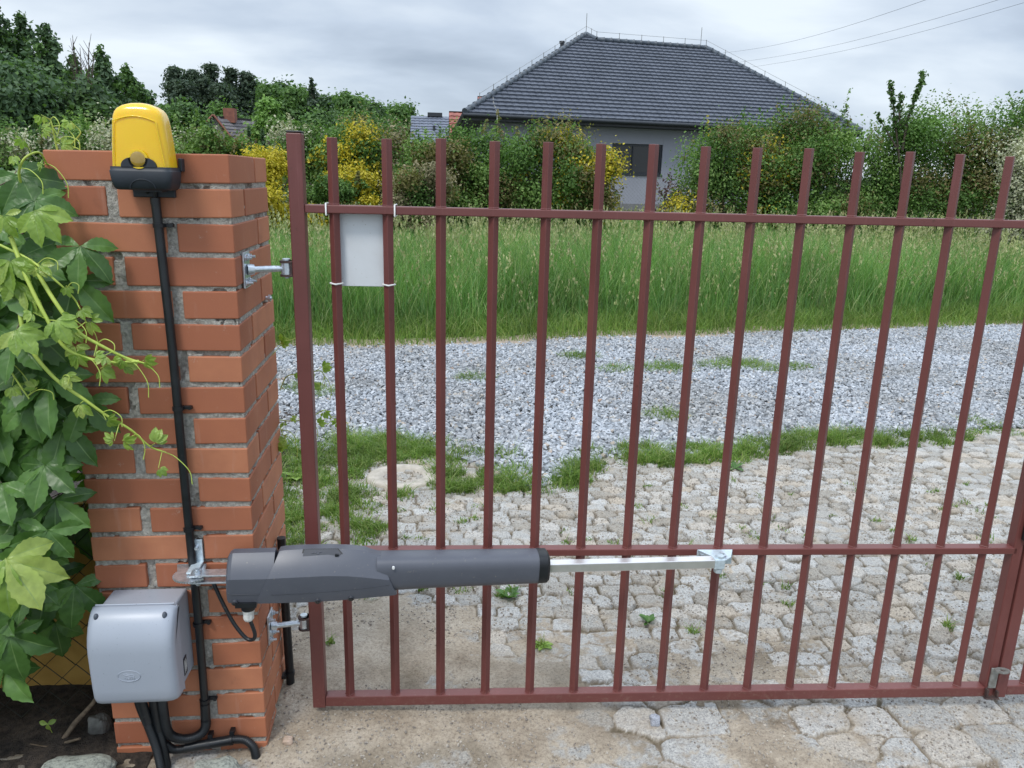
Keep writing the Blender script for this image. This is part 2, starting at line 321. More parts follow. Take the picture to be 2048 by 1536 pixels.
def creeper_mat(name, c1, c2, c3):
    m, n, l, b = new_mat(name); g = n.new('ShaderNodeNewGeometry'); rb = n.new('ShaderNodeAttribute'); rb.attribute_name = 'rib'
    a = ramp(n, l, g.outputs['Random Per Island'], [(0, c1), (0.6, c2), (1, c3)])
    a = mixc(n, l, 1.0, a, ramp(n, l, noise(n, l, 45, 4), [(0.3, (0.8, 0.82, 0.8)), (0.7, (1.15, 1.12, 1.1))]), 'MULTIPLY')
    a = mixc(n, l, ramp(n, l, rb.outputs['Fac'], [(0.93, (0, 0, 0)), (0.99, (0.6, 0.6, 0.6))]), a, (0.22, 0.34, 0.12))
    l.new(a, b.inputs['Base Color']); b.inputs['Roughness'].default_value = 0.38; b.inputs['Specular IOR Level'].default_value = 0.5
    vn = n.new('ShaderNodeAttribute'); vn.attribute_name = 'vein'
    bump(n, l, b, vn.outputs['Fac'], 0.22, 0.002)
    t = n.new('ShaderNodeBsdfTranslucent'); l.new(mixc(n, l, 1.0, a, (1.3, 1.6, 0.5), 'MULTIPLY'), t.inputs[0])
    mx = n.new('ShaderNodeMixShader'); mx.inputs[0].default_value = 0.3
    l.new(b.outputs[0], mx.inputs[1]); l.new(t.outputs[0], mx.inputs[2]); l.new(mx.outputs[0], n['Material Output'].inputs[0]); return m
M['creeper'] = creeper_mat('creeper_leaf', (0.05, 0.12, 0.026), (0.085, 0.185, 0.04), (0.13, 0.26, 0.06))
M['creeper_young'] = creeper_mat('creeper_young_leaf', (0.20, 0.32, 0.05), (0.29, 0.42, 0.08), (0.38, 0.46, 0.12))
M['creeper_stem'] = simple('creeper_stem', (0.46, 0.56, 0.10), (0.36, 0.47, 0.07), 0.5, ns=30)
M['wall'] = simple('grey_render', (0.33, 0.34, 0.39), (0.31, 0.32, 0.37), 0.9, ns=1.2)
M['plinth'] = simple('plinth', (0.2, 0.2, 0.2), None, 0.9, ns=3)
M['rooftile'] = simple('graphite_tiles', (0.09, 0.103, 0.132), (0.066, 0.077, 0.10), 0.45, ns=1.6)
M['ridge'] = simple('ridge_tiles', (0.08, 0.10, 0.12), (0.06, 0.075, 0.095), 0.45, ns=3)
M['gutter'] = simple('dark_gutter', (0.03, 0.035, 0.042), None, 0.4, ns=2)
M['soffit'] = simple('dark_soffit', (0.06, 0.063, 0.07), None, 0.7, ns=2)
M['redtile'] = simple('red_tiles', (0.36, 0.12, 0.09), (0.26, 0.09, 0.07), 0.7, ns=3)
M['oldtile'] = simple('old_grey_tiles', (0.2, 0.185, 0.19), (0.12, 0.11, 0.115), 0.85, ns=2, bs=0.5, bd=0.05)
M['bluetile'] = simple('blue_grey_tiles', (0.17, 0.19, 0.24), (0.13, 0.15, 0.19), 0.5, ns=3)
M['paleplaster'] = simple('pale_plaster', (0.36, 0.35, 0.32), (0.28, 0.27, 0.25), 0.9, ns=1)
M['oldbrick'] = simple('chimney_brick', (0.3, 0.12, 0.08), (0.2, 0.08, 0.06), 0.9, ns=4)
M['frame'] = simple('dark_frame', (0.028, 0.032, 0.04), None, 0.4, ns=5)
M['concrete'] = simple('pale_concrete', (0.50, 0.45, 0.38), (0.38, 0.34, 0.28), 0.9, ns=30, bs=0.6, bd=0.004)
M['cement'] = simple('grey_cement', (0.17, 0.17, 0.155), (0.11, 0.11, 0.10), 0.9, ns=30, bs=0.6, bd=0.004)
mg, n_, l_, b_ = new_mat('window_glass'); b_.inputs['Base Color'].default_value = (0.02, 0.025, 0.03, 1); b_.inputs['Roughness'].default_value = 0.05; b_.inputs['Specular IOR Level'].default_value = 0.4
M['glass'] = mg

# ================================================================== THE SETTING
def H(x, y):
    """ground height"""
    x = np.asarray(x, float); y = np.asarray(y, float)
    return 0.30*sstep(6.5, 17, y)+0.5*sstep(35, 70, y)+1.8*sstep(60, 140, y)
ROAD_FAR = lambda x: 5.22+0.155*np.asarray(x, float)+0.012*np.maximum(np.asarray(x, float), 0)**1.2
def ROAD_NEAR(x):
    x = np.asarray(x, float)
    return 2.45-0.12*sstep(0.0, 0.6, x)-0.42*np.exp(-((x-0.95)/0.30)**2)-0.12*np.exp(-((x-1.7)/0.5)**2)+0.14*np.maximum(x-1.6, 0)+0.06*np.sin(x*5)
# ground sheet
gx = np.unique(np.concatenate([np.linspace(-400, -30, 20), np.linspace(-30, 40, 90), np.linspace(40, 500, 24)]))
gy = np.unique(np.concatenate([np.linspace(-6, 30, 80), np.linspace(30, 160, 40), np.linspace(160, 1500, 12)]))
def grid_faces(nx, ny):
    i = np.arange(nx-1)[:, None]*ny+np.arange(ny-1)[None]
    return np.stack([i, i+ny, i+ny+1, i+1], -1).reshape(-1, 4)
X, Y = np.meshgrid(gx, gy, indexing='ij')
Zg = H(X, Y)-0.06*(Y < 7)
g = np_mesh('ground', np.stack([X, Y, Zg], -1).reshape(-1, 3), grid_faces(len(gx), len(gy)), M['grasssoil'], smooth=True); tag(g, kind='structure')
# road sheet
rx = np.linspace(-9, 24, 220); ry = np.linspace(0, 1, 50)
RX = np.repeat(rx[:, None], 50, 1); y0 = np.minimum(ROAD_NEAR(RX), 3.6)-0.12; y1 = ROAD_FAR(RX)+0.25
RY = y0+(y1-y0)*ry[None]; RZ = 0.004+0.014*fbm(RX, RY, 1.3)
r_ = np_mesh('gravel_road', np.stack([RX, RY, RZ], -1).reshape(-1, 3), grid_faces(220, 50), M['roadbase'], smooth=True); tag(r_, kind='structure')
# sandy strip along the far road edge
ex = np.linspace(-6, 14, 200); ev = np.linspace(0, 1, 6)
EX = np.repeat(ex[:, None], 6, 1); EY = ROAD_FAR(EX)-0.13*sstep(0.5, 0.70, fbm(EX, EX*0, 0.9))+0.42*ev[None]*np.ones_like(EX)
e_ = np_mesh('sandy_road_edge', np.stack([EX, EY, 0.024+0.01*fbm(EX, EY, 3)], -1).reshape(-1, 3), grid_faces(200, 6), M['roadedge'], smooth=True); tag(e_, kind='structure')

# paved drive: one high-resolution sheet with real stones in sand
ax = np.concatenate([np.arange(-0.75, 2.4, 0.0052), np.arange(2.4, 5.6, 0.011)]); ay = np.concatenate([np.arange(-0.55, 0.9, 0.0050), np.arange(0.9, 2.72, 0.0085)])
PX, PY = np.meshgrid(ax, ay, indexing='ij')
def setts(PX, PY, cw, ch, seed, jit=0.30):
    """jittered rows of roughly square stones: distance to nearest and second-nearest stone, random id"""
    wob = 0.05*(fbm(PX, PY, 1.6, 3, seed)-0.5)
    u = (PX+wob*1.3)/cw; v = (PY+wob+0.03*np.sin(PX*2.1+seed))/ch
    tab = np.random.default_rng(seed).random((64, 64, 4))
    iu = np.floor(u).astype(int); iv = np.floor(v).astype(int)
    F1 = np.full(u.shape, 9.0); F2 = np.full(u.shape, 9.0); ID = np.zeros(u.shape); I2 = np.zeros(u.shape)
    for dv in (-1, 0, 1):
        for du in (-2, -1, 0, 1, 2):
            cu = iu+du; cv = iv+dv; t = tab[cu & 63, cv & 63]
            ox = 0.5+(t[..., 0]-0.5)*jit*2+0.5*(cv & 1); oy = 0.5+(t[..., 1]-0.5)*jit*1.1
            dx = np.abs(cu+ox-u); dy = np.abs(cv+oy-v)
            d = (dx**5+dy**5)**(1/5)
            new = d < F1
            F2 = np.where(new, F1, np.minimum(F2, d)); F1 = np.where(new, d, F1); ID = np.where(new, t[..., 2], ID); I2 = np.where(new, t[..., 3], I2)
    return F1, F2-F1, ID, I2
f1a, ea, ida, i2a = setts(PX, PY, 0.098, 0.078, 11, 0.36)
f1b, eb, idb, i2b = setts(PX, PY, 0.165, 0.125, 23, 0.44)
near = 1-sstep(0.10, 0.35, PY+0.12*(fbm(PX, PY, 2.2, 3, 5)-0.5)+0.05*(PX-1))        # big stones near the gate and this side of it
edge = np.where(near > 0.5, eb*0.165, ea*0.1); rid = np.where(near > 0.5, idb, ida); rid2 = np.where(near > 0.5, i2b, i2a)
edge = edge+0.026*(fbm(PX, PY, 24, 5, 2)-0.5)
top = sstep(0.003, 0.011, edge)
sh = 0.018*top-0.011+0.013*(rid2-0.5)+0.0075*(fbm(PX, PY, 34, 5, 8)-0.5)+0.009*(fbm(PX, PY, 11, 3, 3)-0.5)+0.0035*(fbm(PX, PY, 110, 3, 77)-0.5)
# sand level: buries a lot near the pillar and this side of the gate, little on the right and further off
sandy = 0.62*(fbm(PX, PY, 2.6, 4, 31)-0.5)*2*0.022
bury = 0.0095*(1-sstep(0.35, 0.95, PY))+0.024*np.exp(-((PX-0.12)/0.36)**2-((PY-0.30)/0.5)**2)+0.006*np.exp(-((PX-0.9)/0.5)**2-((PY+0.05)/0.14)**2)+0.006*np.exp(-((PY-2.0)/0.18)**2)-0.008*sstep(1.1, 2.4, PX)-0.003*sstep(.8, 1.4, PY)
sz = -0.0055+sandy*(0.8+0.55*(1-sstep(0.3, 0.8, PY)))+bury+0.014*(fbm(PX, PY, 16, 5, 12)-0.5)+0.007*(fbm(PX, PY, 90, 4, 19)-0.5)
z = np.maximum(sh, sz); stone = sstep(-0.0018, 0.0030, sh-sz)
dirt = 0.42*sstep(0.50, 0.70, fbm(PX, PY, 5, 5, 44))*(1-stone)*sstep(0.9, 0.0, np.abs(PY-0.0))+0.95*sstep(-0.001, 0.004, sh-0.018*top+0.018-sz)*(1-sstep(0.002, 0.009, edge))*(0.50+0.50*sstep(0.25, 0.8, PY))*sstep(0.30, 0.5, fbm(PX, PY, 3.3, 3, 61)+0.18)
dirt = np.clip(dirt+0.6*sstep(0.0, -0.12, PX+0.28)*sstep(0.2, -0.05, PY), 0, 0.9)
z = z+0.012+0.01*sstep(1.9, 2.3, PY)
yend = ROAD_NEAR(PX)-0.02
keep = np.ones(PX.shape, bool)
keepf = (PY < np.minimum(yend+0.1, 2.7))
F = grid_faces(len(ax), len(ay)); kf = keepf.reshape(-1)[F].all(1) & ~((PX.reshape(-1)[F].max(1) < -0.02) & (PY.reshape(-1)[F].min(1) > 0.02) & (PY.reshape(-1)[F].max(1) < 0.40))
F = F[kf]
used = np.zeros(PX.size, bool); used[F.ravel()] = True; remap = np.cumsum(used)-1
Vp = np.stack([PX, PY, z], -1).reshape(-1, 3)
pv = np_mesh('paved_drive', Vp[used], remap[F], M['paving'], smooth=True, attrs={'stone': stone.ravel()[used], 'tone': rid.ravel()[used], 'dirt': dirt.ravel()[used]})
tag(pv, kind='structure')
def GZ(x, y):     # height of the drive at a point
    i = np.clip(np.searchsorted(ax, x), 0, len(ax)-1); j = np.clip(np.searchsorted(ay, y), 0, len(ay)-1); return z[i, j]
# garden soil left of the pillar
sx = np.linspace(-2.2, -0.30, 150); sy = np.linspace(-0.6, 3.2, 260)
SX, SY = np.meshgrid(sx, sy, indexing='ij'); SZ = 0.01+0.05*fbm(SX, SY, 3, 5)+0.02*fbm(SX, SY, 20, 3)-0.02
s_ = np_mesh('garden_soil', np.stack([SX, SY, SZ], -1).reshape(-1, 3), grid_faces(150, 260), M['soil'], smooth=True); tag(s_, kind='structure')

# ------------------------------------------------------------------ gravel: tens of thousands of chips
def chips(name, P, S, mat, flat=0.55, seed=1):
    """P (n,3) centres, S (n) sizes -> angular eight-cornered stones"""
    rg = np.random.default_rng(seed); n = len(P)
    base = np.array([[-1, -1, -1], [1, -1, -1], [1, 1, -1], [-1, 1, -1], [-1, -1, 1], [1, -1, 1], [1, 1, 1], [-1, 1, 1]], float)*0.5
    V = base[None]*(1+0.55*(rg.random((n, 8, 3))-0.5)); V[:, 4:, :2] *= (0.45+0.5*rg.random((n, 1, 1)))
    V *= np.stack([0.8+0.6*rg.random(n), 0.55+0.45*rg.random(n), flat*(0.6+0.7*rg.random(n))], -1)[:, None]
    q = rg.normal(size=(n, 4))*np.array([1.0, 0.35, 0.35, 1.0]); q /= np.linalg.norm(q, axis=1, keepdims=True)
    w_, x_, y_, z_ = q.T
    Rm = np.stack([1-2*(y_*y_+z_*z_), 2*(x_*y_-w_*z_), 2*(x_*z_+w_*y_), 2*(x_*y_+w_*z_), 1-2*(x_*x_+z_*z_), 2*(y_*z_-w_*x_), 2*(x_*z_-w_*y_), 2*(y_*z_+w_*x_), 1-2*(x_*x_+y_*y_)], -1).reshape(n, 3, 3)
    V = np.einsum('nij,nkj->nki', Rm, V)*S[:, None, None]+P[:, None]
    f = np.array([[3, 2, 1, 0], [4, 5, 6, 7], [0, 1, 5, 4], [1, 2, 6, 5], [2, 3, 7, 6], [3, 0, 4, 7]])
    F = (f[None]+8*np.arange(n)[:, None, None]).reshape(-1, 4)
    return np_mesh(name, V.reshape(-1, 3), F, mat)
def scatter(n, x0, x1, y0, y1): return RNG.uniform(x0, x1, n), RNG.uniform(y0, y1, n)
gxs, gys = scatter(250000, -3.0, 9.5, 1.6, 7.0)
cut = (gys > ROAD_NEAR(gxs)+0.02*RNG.normal(size=len(gxs))) & (gys < ROAD_FAR(gxs)+0.05+0.05*RNG.normal(size=len(gxs))-0.14*sstep(0.5, 0.70, fbm(gxs, gxs*0, 0.9)))
# only what a viewer near the gate could see
cut &= (gxs > -2.2-0.2*(gys-2)) & (gxs < 2.6+1.05*(gys-0.2))
gxs, gys = gxs[cut], gys[cut]
gsz = RNG.uniform(0.014, 0.027, len(gxs))*(1+0.35*(gys < 2.9)*(RNG.random(len(gxs)) < 0.3))
gzs = 0.020+0.012*fbm(gxs, gys, 1.3)+RNG.uniform(-0.004, 0.012, len(gxs))
gr = chips('gravel', np.stack([gxs, gys, gzs], -1), gsz, M['gravel'], 0.6, 5); tag(gr, 'loose blue-grey crushed stone covering the road behind the gate', 'gravel', kind='stuff')
# crumbs of grit on the sandy drive
n = 30000; cx_, cy_ = scatter(n, -0.25, 3.2, -0.35, 2.3); k_ = fbm(cx_, cy_, 3, 3, 9) > 0.42; cx_, cy_ = cx_[k_], cy_[k_]
grit = chips('grit', np.stack([cx_, cy_, GZ(cx_, cy_)+0.001], -1), RNG.uniform(0.0025, 0.0075, len(cx_)), granite('grit_stone', (0.5, 0.45, 0.38), (0.24, 0.21, 0.18)), 0.7, 6)
tag(grit, 'tiny stones and crumbs of grit strewn over the sandy drive', 'grit', kind='stuff')

# ------------------------------------------------------------------ grass
def blades(name, P, Ht, Wd, mat, lean=0.3, seg=3, seed=1, mi=None, droop=0.35, parent=None):
    rg = np.random.default_rng(seed); n = len(P)
    a = rg.uniform(0, 2*np.pi, n); d = np.stack([np.cos(a), np.sin(a)], -1); ln = lean*rg.random(n)*Ht
    b = rg.uniform(0, 2*np.pi, n); wd = np.stack([np.cos(b), np.sin(b), 0*b], -1)
    V = np.zeros((n, seg+1, 2, 3)); dr = droop*rg.random(n)
    for s in range(seg+1):
        t = s/seg; c = P.copy(); c[:, :2] += d*(ln*(t**1.8))[:, None]*1.6; c[:, 2] += Ht*(t-dr*t**3*0.6)
        ww = Wd*(1-t**1.6)*0.5+0.0003
        V[:, s, 0] = c-wd*ww[:, None]; V[:, s, 1] = c+wd*ww[:, None]
    f = np.array([[2*s, 2*s+1, 2*s+3, 2*s+2] for s in range(seg)])
    F = (f[None]+2*(seg+1)*np.arange(n)[:, None, None]).reshape(-1, 4)
    return np_mesh(name, V.reshape(-1, 3), F, mat, parent=parent)
def wedge(n, y0, y1, l=0.62, r=0.86, off=0.8):
    y = np.sqrt(RNG.uniform(y0**2, y1**2, n)); x = RNG.uniform(0, 1, n); xl = 0.46-l*(y+1.9)-off*0; xr = 0.46+r*(y+1.9)+off
    return xl+(xr-xl)*x, y
x, y = wedge(100000, 5.0, 9.2, 0.5, 0.85)
k = y > ROAD_FAR(x)+0.35+0.12*RNG.normal(size=len(x)); x, y = x[k], y[k]
dd = y-ROAD_FAR(x); ht = (0.08+0.74*sstep(0.5, 1.05, dd+0.35*(fbm(x, y, 1.2)-0.5)))*RNG.uniform(0.4, 1.15, len(x))*(0.55+0.5*fbm(x, y, 0.55, 3, 4)+0.45*fbm(x, y, 2.6, 3, 14))
g1 = blades('tall_grass', np.stack([x, y, H(x, y)], -1), ht, RNG.uniform(0.005, 0.011, len(x)), M['grass'], 0.36, 4, 21, droop=0.5)
tag(g1, 'tall green meadow grass in a dense band along the far side of the gravel road', 'grass', kind='stuff')
x, y = wedge(95000, 9.0, 19.5, 0.5, 0.85)
ht = RNG.uniform(0.25, 0.62, len(x))*(0.65+0.5*fbm(x, y, 0.4, 3, 4))*(1-0.35*sstep(10, 14, y))
g2 = blades('meadow_grass', np.stack([x, y, H(x, y)], -1), ht, RNG.uniform(0.010, 0.022, len(x)), M['grass'], 0.4, 3, 22, droop=0.5)
tag(g2, 'wild meadow growth further back, in front of the flowering hedge', 'meadow', kind='stuff')
x, y = wedge(60000, 4.8, 7.6, 0.5, 0.85); dd = y-ROAD_FAR(x); k = (dd > -0.10+0.25*fbm(x, y, 2.2)) & (dd < 1.0); x, y, dd = x[k], y[k], dd[k]
g3 = blades('short_grass', np.stack([x, y, H(x, y)+0.02], -1), RNG.uniform(0.06, 0.2, len(x))*(0.6+0.8*sstep(0, 0.4, dd)), RNG.uniform(0.004, 0.008, len(x)), M['lawn'], 0.8, 3, 23, droop=0.7)
tag(g3, 'short dark green grass fringe between the gravel and the tall grass', 'grass', kind='stuff')
def panicles(name, x, y, hh, label, seed=2, sz=1.0):
    rg = np.random.default_rng(seed); Vs = []; n = len(x); per = 12
    t = rg.random((n, per)); ang = rg.uniform(0, 2*np.pi, (n, per)); L_ = (0.10+0.10*rg.random((n, 1)))*sz
    lx = rg.normal(0, 0.05, (n, 1)); c = np.stack([x[:, None]+lx*(0.4+t)+0.018*sz*(1-t)*np.cos(ang), y[:, None]+0.018*sz*(1-t)*np.sin(ang), (H(x, y)+hh)[:, None]-L_*(1-t)], -1).reshape(-1, 3)
    m = len(c); s1 = rg.uniform(0.005, 0.011, m)*sz; dz = rg.uniform(0.01, 0.024, m)*sz; dr = rg.uniform(0, 2*np.pi, m)
    wv = np.stack([np.cos(dr), np.sin(dr), 0*dr], -1)*s1[:, None]; up = np.stack([wv[:, 1], wv[:, 0], dz], -1)
    V = np.stack([c-up, c+wv, c+up, c-wv], 1).reshape(-1, 3)
    o = np_mesh(name, V, np.arange(4*m).reshape(-1, 4), M['seed']); tag(o, label, 'grass', kind='stuff'); return o
x, y = wedge(2600, 6.0, 9.2, 0.5, 0.85); k = (y > ROAD_FAR(x)+0.7); x, y = x[k], y[k]
panicles('grass_seed_heads', x, y, RNG.uniform(0.35, 0.92, len(x)), 'pale seed heads standing above the tall roadside grass', 3)
x, y = wedge(4200, 9.0, 17.0, 0.5, 0.85); panicles('far_seed_heads', x, y, RNG.uniform(0.3, 0.75, len(x)), 'pale seed heads and stalks over the meadow before the hedge', 4, 1.7)
# verge grass between drive and gravel
def tufts(name, spots, label, seed, mat='lawn', hmin=0.04, hmax=0.14, cat='grass', kind='stuff'):
    rg = np.random.default_rng(seed); P = []; Hh = []
    for (tx, ty, rad, n, hm) in spots:
        a = rg.uniform(0, 2*np.pi, n); r = rad*np.sqrt(rg.random(n)); px_ = tx+r*np.cos(a); py_ = ty+r*np.sin(a)*0.8
        P.append(np.stack([px_, py_, np.full(n, 0.0)], -1)); Hh.append(rg.uniform(hmin, hmax, n)*hm*(1-0.5*r/rad))
    P = np.concatenate(P); P[:, 2] = np.where(P[:, 1] < 2.6, GZ(P[:, 0], P[:, 1]), 0.015)-0.004; Hh = np.concatenate(Hh)
    o = blades(name, P, Hh, rg.uniform(0.003, 0.006, len(P)), M[mat], 0.9, 3, seed, droop=0.8); tag(o, label, cat, kind=kind); return o
sp = []
for k in range(260):
    tx = random.uniform(-0.1, 5.0); ty = float(ROAD_NEAR(tx))+random.uniform(-0.14, 0.10)
    if 0.72 < tx < 1.12 and random.random() < 0.75: continue
    if float(vnoise(tx, 0.3, 2.6)) < 0.36 and random.random() < 0.7: continue
    sp.append((tx, ty, random.uniform(0.05, 0.12), 130, random.uniform(0.5, 1.1)))
for k in range(190):
    tx = random.uniform(-0.55, 0.36); ty = random.uniform(1.15, 2.5)
    if (tx-.29)**2+(ty-2.0)**2 < .05: continue
    if ty < 1.7 and tx > 0.2: continue
    sp.append((tx, ty, random.uniform(0.05, 0.1), 120, random.uniform(0.4, 0.9)))
for k in range(40): tx = random.uniform(0.45, 0.95); sp.append((tx, random.uniform(1.78, 2.05), 0.06, 110, random.uniform(0.5, 1.0)))
for k in range(26): sp.append((random.uniform(0.25, 0.9), random.uniform(2.25, 2.5), 0.08, 60, random.uniform(0.5, 1.0)))
tufts('verge_grass', sp, 'bright green grass verge between the paved drive and the gravel', 31)
sp = []
for px_, py_ in ((1430, 735), (1460, 728), (1490, 735), (1540, 742), (1330, 735), (1300, 740), (1590, 738), (1500, 730), (1350, 742), (1150, 716), (1170, 715), (1230, 742), (600, 780), (640, 790), (950, 760), (1330, 835), (700, 880)):
    p = at_height(px_, py_, 0.02); sp.append((p[0], p[1], 0.17, 420, 1.0))
tufts('road_grass', sp, 'thin green grass sprouting in the middle of the gravel road', 32)
sp = []
for k in range(150):
    tx = random.uniform(-0.05, 3.6); ty = random.uniform(0.75, 2.05)
    if random.random() < 0.3*min(tx, 2): continue
    sp.append((tx, ty, random.uniform(0.012, 0.045), random.randint(10, 40), random.uniform(0.2, 0.5)))
for px_, py_ in ((845, 1185), (1000, 1195), (1080, 1295), (660, 1305), (1025, 1190), (1575, 1215), (1570, 1180), (1920, 1160), (1385, 1270), (1895, 1260), (1380, 1100)):
    p = at_height(px_, py_, 0.01); sp.append((p[0], p[1], 0.02, 34, 0.5))
tufts('paving_weeds', sp, 'small weeds and grass growing in the joints of the paving', 33)

# ================================================================== BRICK PILLAR
PW, PD, PT, CP = 0.394, 0.398, 1.582, 0.077
pil = empty('brick_pillar', 'square orange-red brick gate pillar with wide grey mortar joints', 'pillar', loc=(-PW/2, PD/2, 0))
bk = MB(); rb = random.Random(5)
def brick(x0, x1, y0, y1, z1):
    j = lambda s=0.0012: rb.uniform(-s, s)
    x0 += j(.0006); x1 += j(.0006); y0 += j(.0006); y1 += j(.0006); zt = z1+j(); zb = z1-0.0645+j(); tl = j(.0015)
    bk.hexa([(x0, y0, zb+tl), (x1, y0, zb-tl), (x1, y1, zb), (x0, y1, zb)], [(x0, y0, zt+tl), (x1, y0, zt-tl), (x1, y1, zt), (x0, y1, zt)])
HB = 0.124
for k in range(22):
    zt = PT-CP*k
    if k % 2 == 0:   # header at the front right corner, stretcher running back along the right side
        brick(-PW, -HB-0.024, 0, HB, zt); brick(-HB, 0, 0, 0.250, zt)
        brick(-HB, 0, 0.262, PD, zt); brick(-PW, -PW+HB, HB+0.02, PD, zt); brick(-PW+HB+0.02, -HB-0.012, PD-HB, PD, zt)
    else:
        brick(-PW, -PW+HB, 0, 0.245, zt); brick(-PW+HB+0.024, 0, 0, HB, zt)
        brick(-HB, 0, HB+0.012, PD, zt); brick(-PW, -HB-0.02, PD-HB, PD, zt)
kid(bk.build('brickwork', M['brick'], pil, bevel=0.0032, seg=3), pil)
# mortar: a finely gridded rough skin set just behind the brick faces
def mortar_face(o, du, dv, nu, nv, nrm, seed):
    u = np.linspace(0, 1, nu); v = np.linspace(0, 1, nv); U, V_ = np.meshgrid(u, v, indexing='ij'); o, du, dv, nrm = map(np.array, (o, du, dv, nrm))
    d = 0.0075*(fbm(U*np.linalg.norm(du), V_*np.linalg.norm(dv), 70, 4, seed)-0.55)-0.008*(fbm(U*np.linalg.norm(du), V_*np.linalg.norm(dv), 22, 3, seed+5) > 0.66)
    d = np.where((U < 0.012) | (U > 0.988), 0, d)
    return (o+U[..., None]*du+V_[..., None]*dv+d[..., None]*nrm).reshape(-1, 3), grid_faces(nu, nv)
ms = 0.0038
v1, f1 = mortar_face((-PW+ms, ms, -0.1), (PW-2*ms, 0, 0), (0, 0, PT+0.1-0.01), 200, 840, (0, -1, 0), 1)
v2, f2 = mortar_face((-ms, ms, -0.1), (0, PD-2*ms, 0), (0, 0, PT+0.1-0.01), 120, 600, (1, 0, 0), 40)
v3 = np.array([(-PW+ms, ms, -0.1), (-PW+ms, PD-ms, -0.1), (-PW+ms, PD-ms, PT-0.01), (-PW+ms, ms, PT-0.01), (-ms, PD-ms, -0.1), (-ms, PD-ms, PT-0.01), (-ms, ms, PT-0.01)])
Vm = np.concatenate([v1, v2, v3]); b0 = len(v1)+len(v2)
Fm = np.concatenate([f1, f2[:, ::-1]+len(v1), np.array([[0, 3, 2, 1], [1, 2, 5, 4], [3, 6, 5, 2]])+b0])
mo = np_mesh('mortar', Vm, Fm, M['mortar'], smooth=True); kid(mo, pil)

# ================================================================== WARNING LAMP
def sup(a, b, n, e, z, cx=0, cy=0):       # superellipse ring, a along x, b along y
    r = []
    for k in range(n):
        t = 2*math.pi*k/n; c, s = math.cos(t), math.sin(t)
        r.append((cx+a*math.copysign(abs(c)**(2/e), c), cy+b*math.copysign(abs(s)**(2/e), s), z))
    return r
LX, LY = -0.163, -0.048
lamp = empty('warning_lamp', 'yellow flashing warning lamp on a black base at the top of the brick pillar', 'warning lamp', loc=(LX, LY, 1.50))
m = MB(); rings = []
for z_, a, b_ in ((1.502, .052, .030), (1.503, .056, .034), (1.508, .0595, .038), (1.520, .0625, .041), (1.541, .0645, .043), (1.5425, .0635, .042), (1.5428, .0630, .0415), (1.550, .0625, .041)):
    rings.append(sup(a, b_, 48, 8, z_, LX, LY))
m.loft(rings); kid(m.build('lamp_base', M['blackbase'], lamp), lamp)
m = MB(); m.box((LX+0.064, -0.012, 1.556), (0.008, 0.022, 0.028)); m.box((LX, -0.006, 1.52), (0.09, 0.012, 0.07)); kid(m.build('wall_bracket', M['blackbase'], lamp, bevel=0.002), lamp)
m = MB(); arc = [(LX+0.036*math.cos(t), 1.5495+0.0215*math.sin(t)**0.8) for t in np.linspace(0, math.pi, 25)]; n_a = len(arc)
m.add([(a, LY-0.0425, b) for a, b in arc]+[(a, LY-0.034, b) for a, b in arc], [tuple(range(n_a))[::-1], tuple(range(n_a, 2*n_a))]+[(i, i+1, i+1+n_a, i+n_a) for i in range(n_a-1)])
m.tube([(LX+0.004+0.026*math.cos(t), LY-0.0425+0.0035*(1-math.sin(t)), 1.5045+0.020*math.sin(t)) for t in np.linspace(0.05, math.pi-0.05, 20)], 0.0012, 6)
m.box((LX+0.004, LY+0.004, 1.501), (0.060, 0.04, 0.006))
kid(m.build('eye_mount', M['blackbase'], lamp, bevel=0.0008), lamp)
m = MB(); rings = []
prof = [(1.549, .0605, .0372), (1.56, .0600, .0370), (1.60, .0572, .0355), (1.635, .0538, .0335), (1.655, .0512, .0318), (1.665, .0480, .0300), (1.672, .0430, .0265), (1.677, .0330, .0205), (1.6795, .0200, .0120), (1.6802, .0080, .0050)]
for z_, a, b_ in prof: rings.append(sup(a, b_, 56, 5.2, z_, LX, LY))
# domed top edge: lift the middle of the upper rings
rings = [[(x_, y_, z_-0.20*max(0, z_-1.64)*((x_-LX)/0.05)**2) for x_, y_, z_ in r] for r in rings]
m.loft(rings); kid(m.build('lens', M['lens'], lamp), lamp)
m = MB(); pth = []
for t in np.linspace(0, 1, 9): pth.append((LX-0.052+0.006*t, LY-0.0372+0.0035*t, 1.552+0.09*t))
for t in np.linspace(0, 1, 12)[1:]: pth.append((LX-0.046+0.086*t, LY-0.0338+0.0, 1.642+0.010*math.sin(math.pi*t)))
for t in np.linspace(0, 1, 9)[1:]: pth.append((LX+0.040+0.012*t, LY-0.0338-0.0035*t, 1.642-0.09*t))
m.tube(pth, 0.0012, 6); kid(m.build('lens_ridge', M['lens'], lamp), lamp)
m = MB(); m.ball((LX, LY-0.0405, 1.5655), (0.0175, 0.0042, 0.0175), 28, 12); kid(m.build('light_sensor', M['lens_dark'], lamp), lamp)
m = MB(); m.tube([(LX, LY-0.0395, 1.5655), (LX, LY-0.0425, 1.5655)], 0.0198, 32); kid(m.build('sensor_ring', M['lens'], lamp, bevel=0.001), lamp)
m = MB(); m.tube([(LX+0.007, -0.02, 1.503), (LX+0.005, -0.018, 1.492), (LX+0.003, -0.016, 1.480)], 0.0035, 8); m.tube([(LX-0.012, -0.02, 1.503), (LX-0.012, -0.016, 1.494)], 0.003, 8)
kid(m.build('cable', M['black'], lamp), lamp)

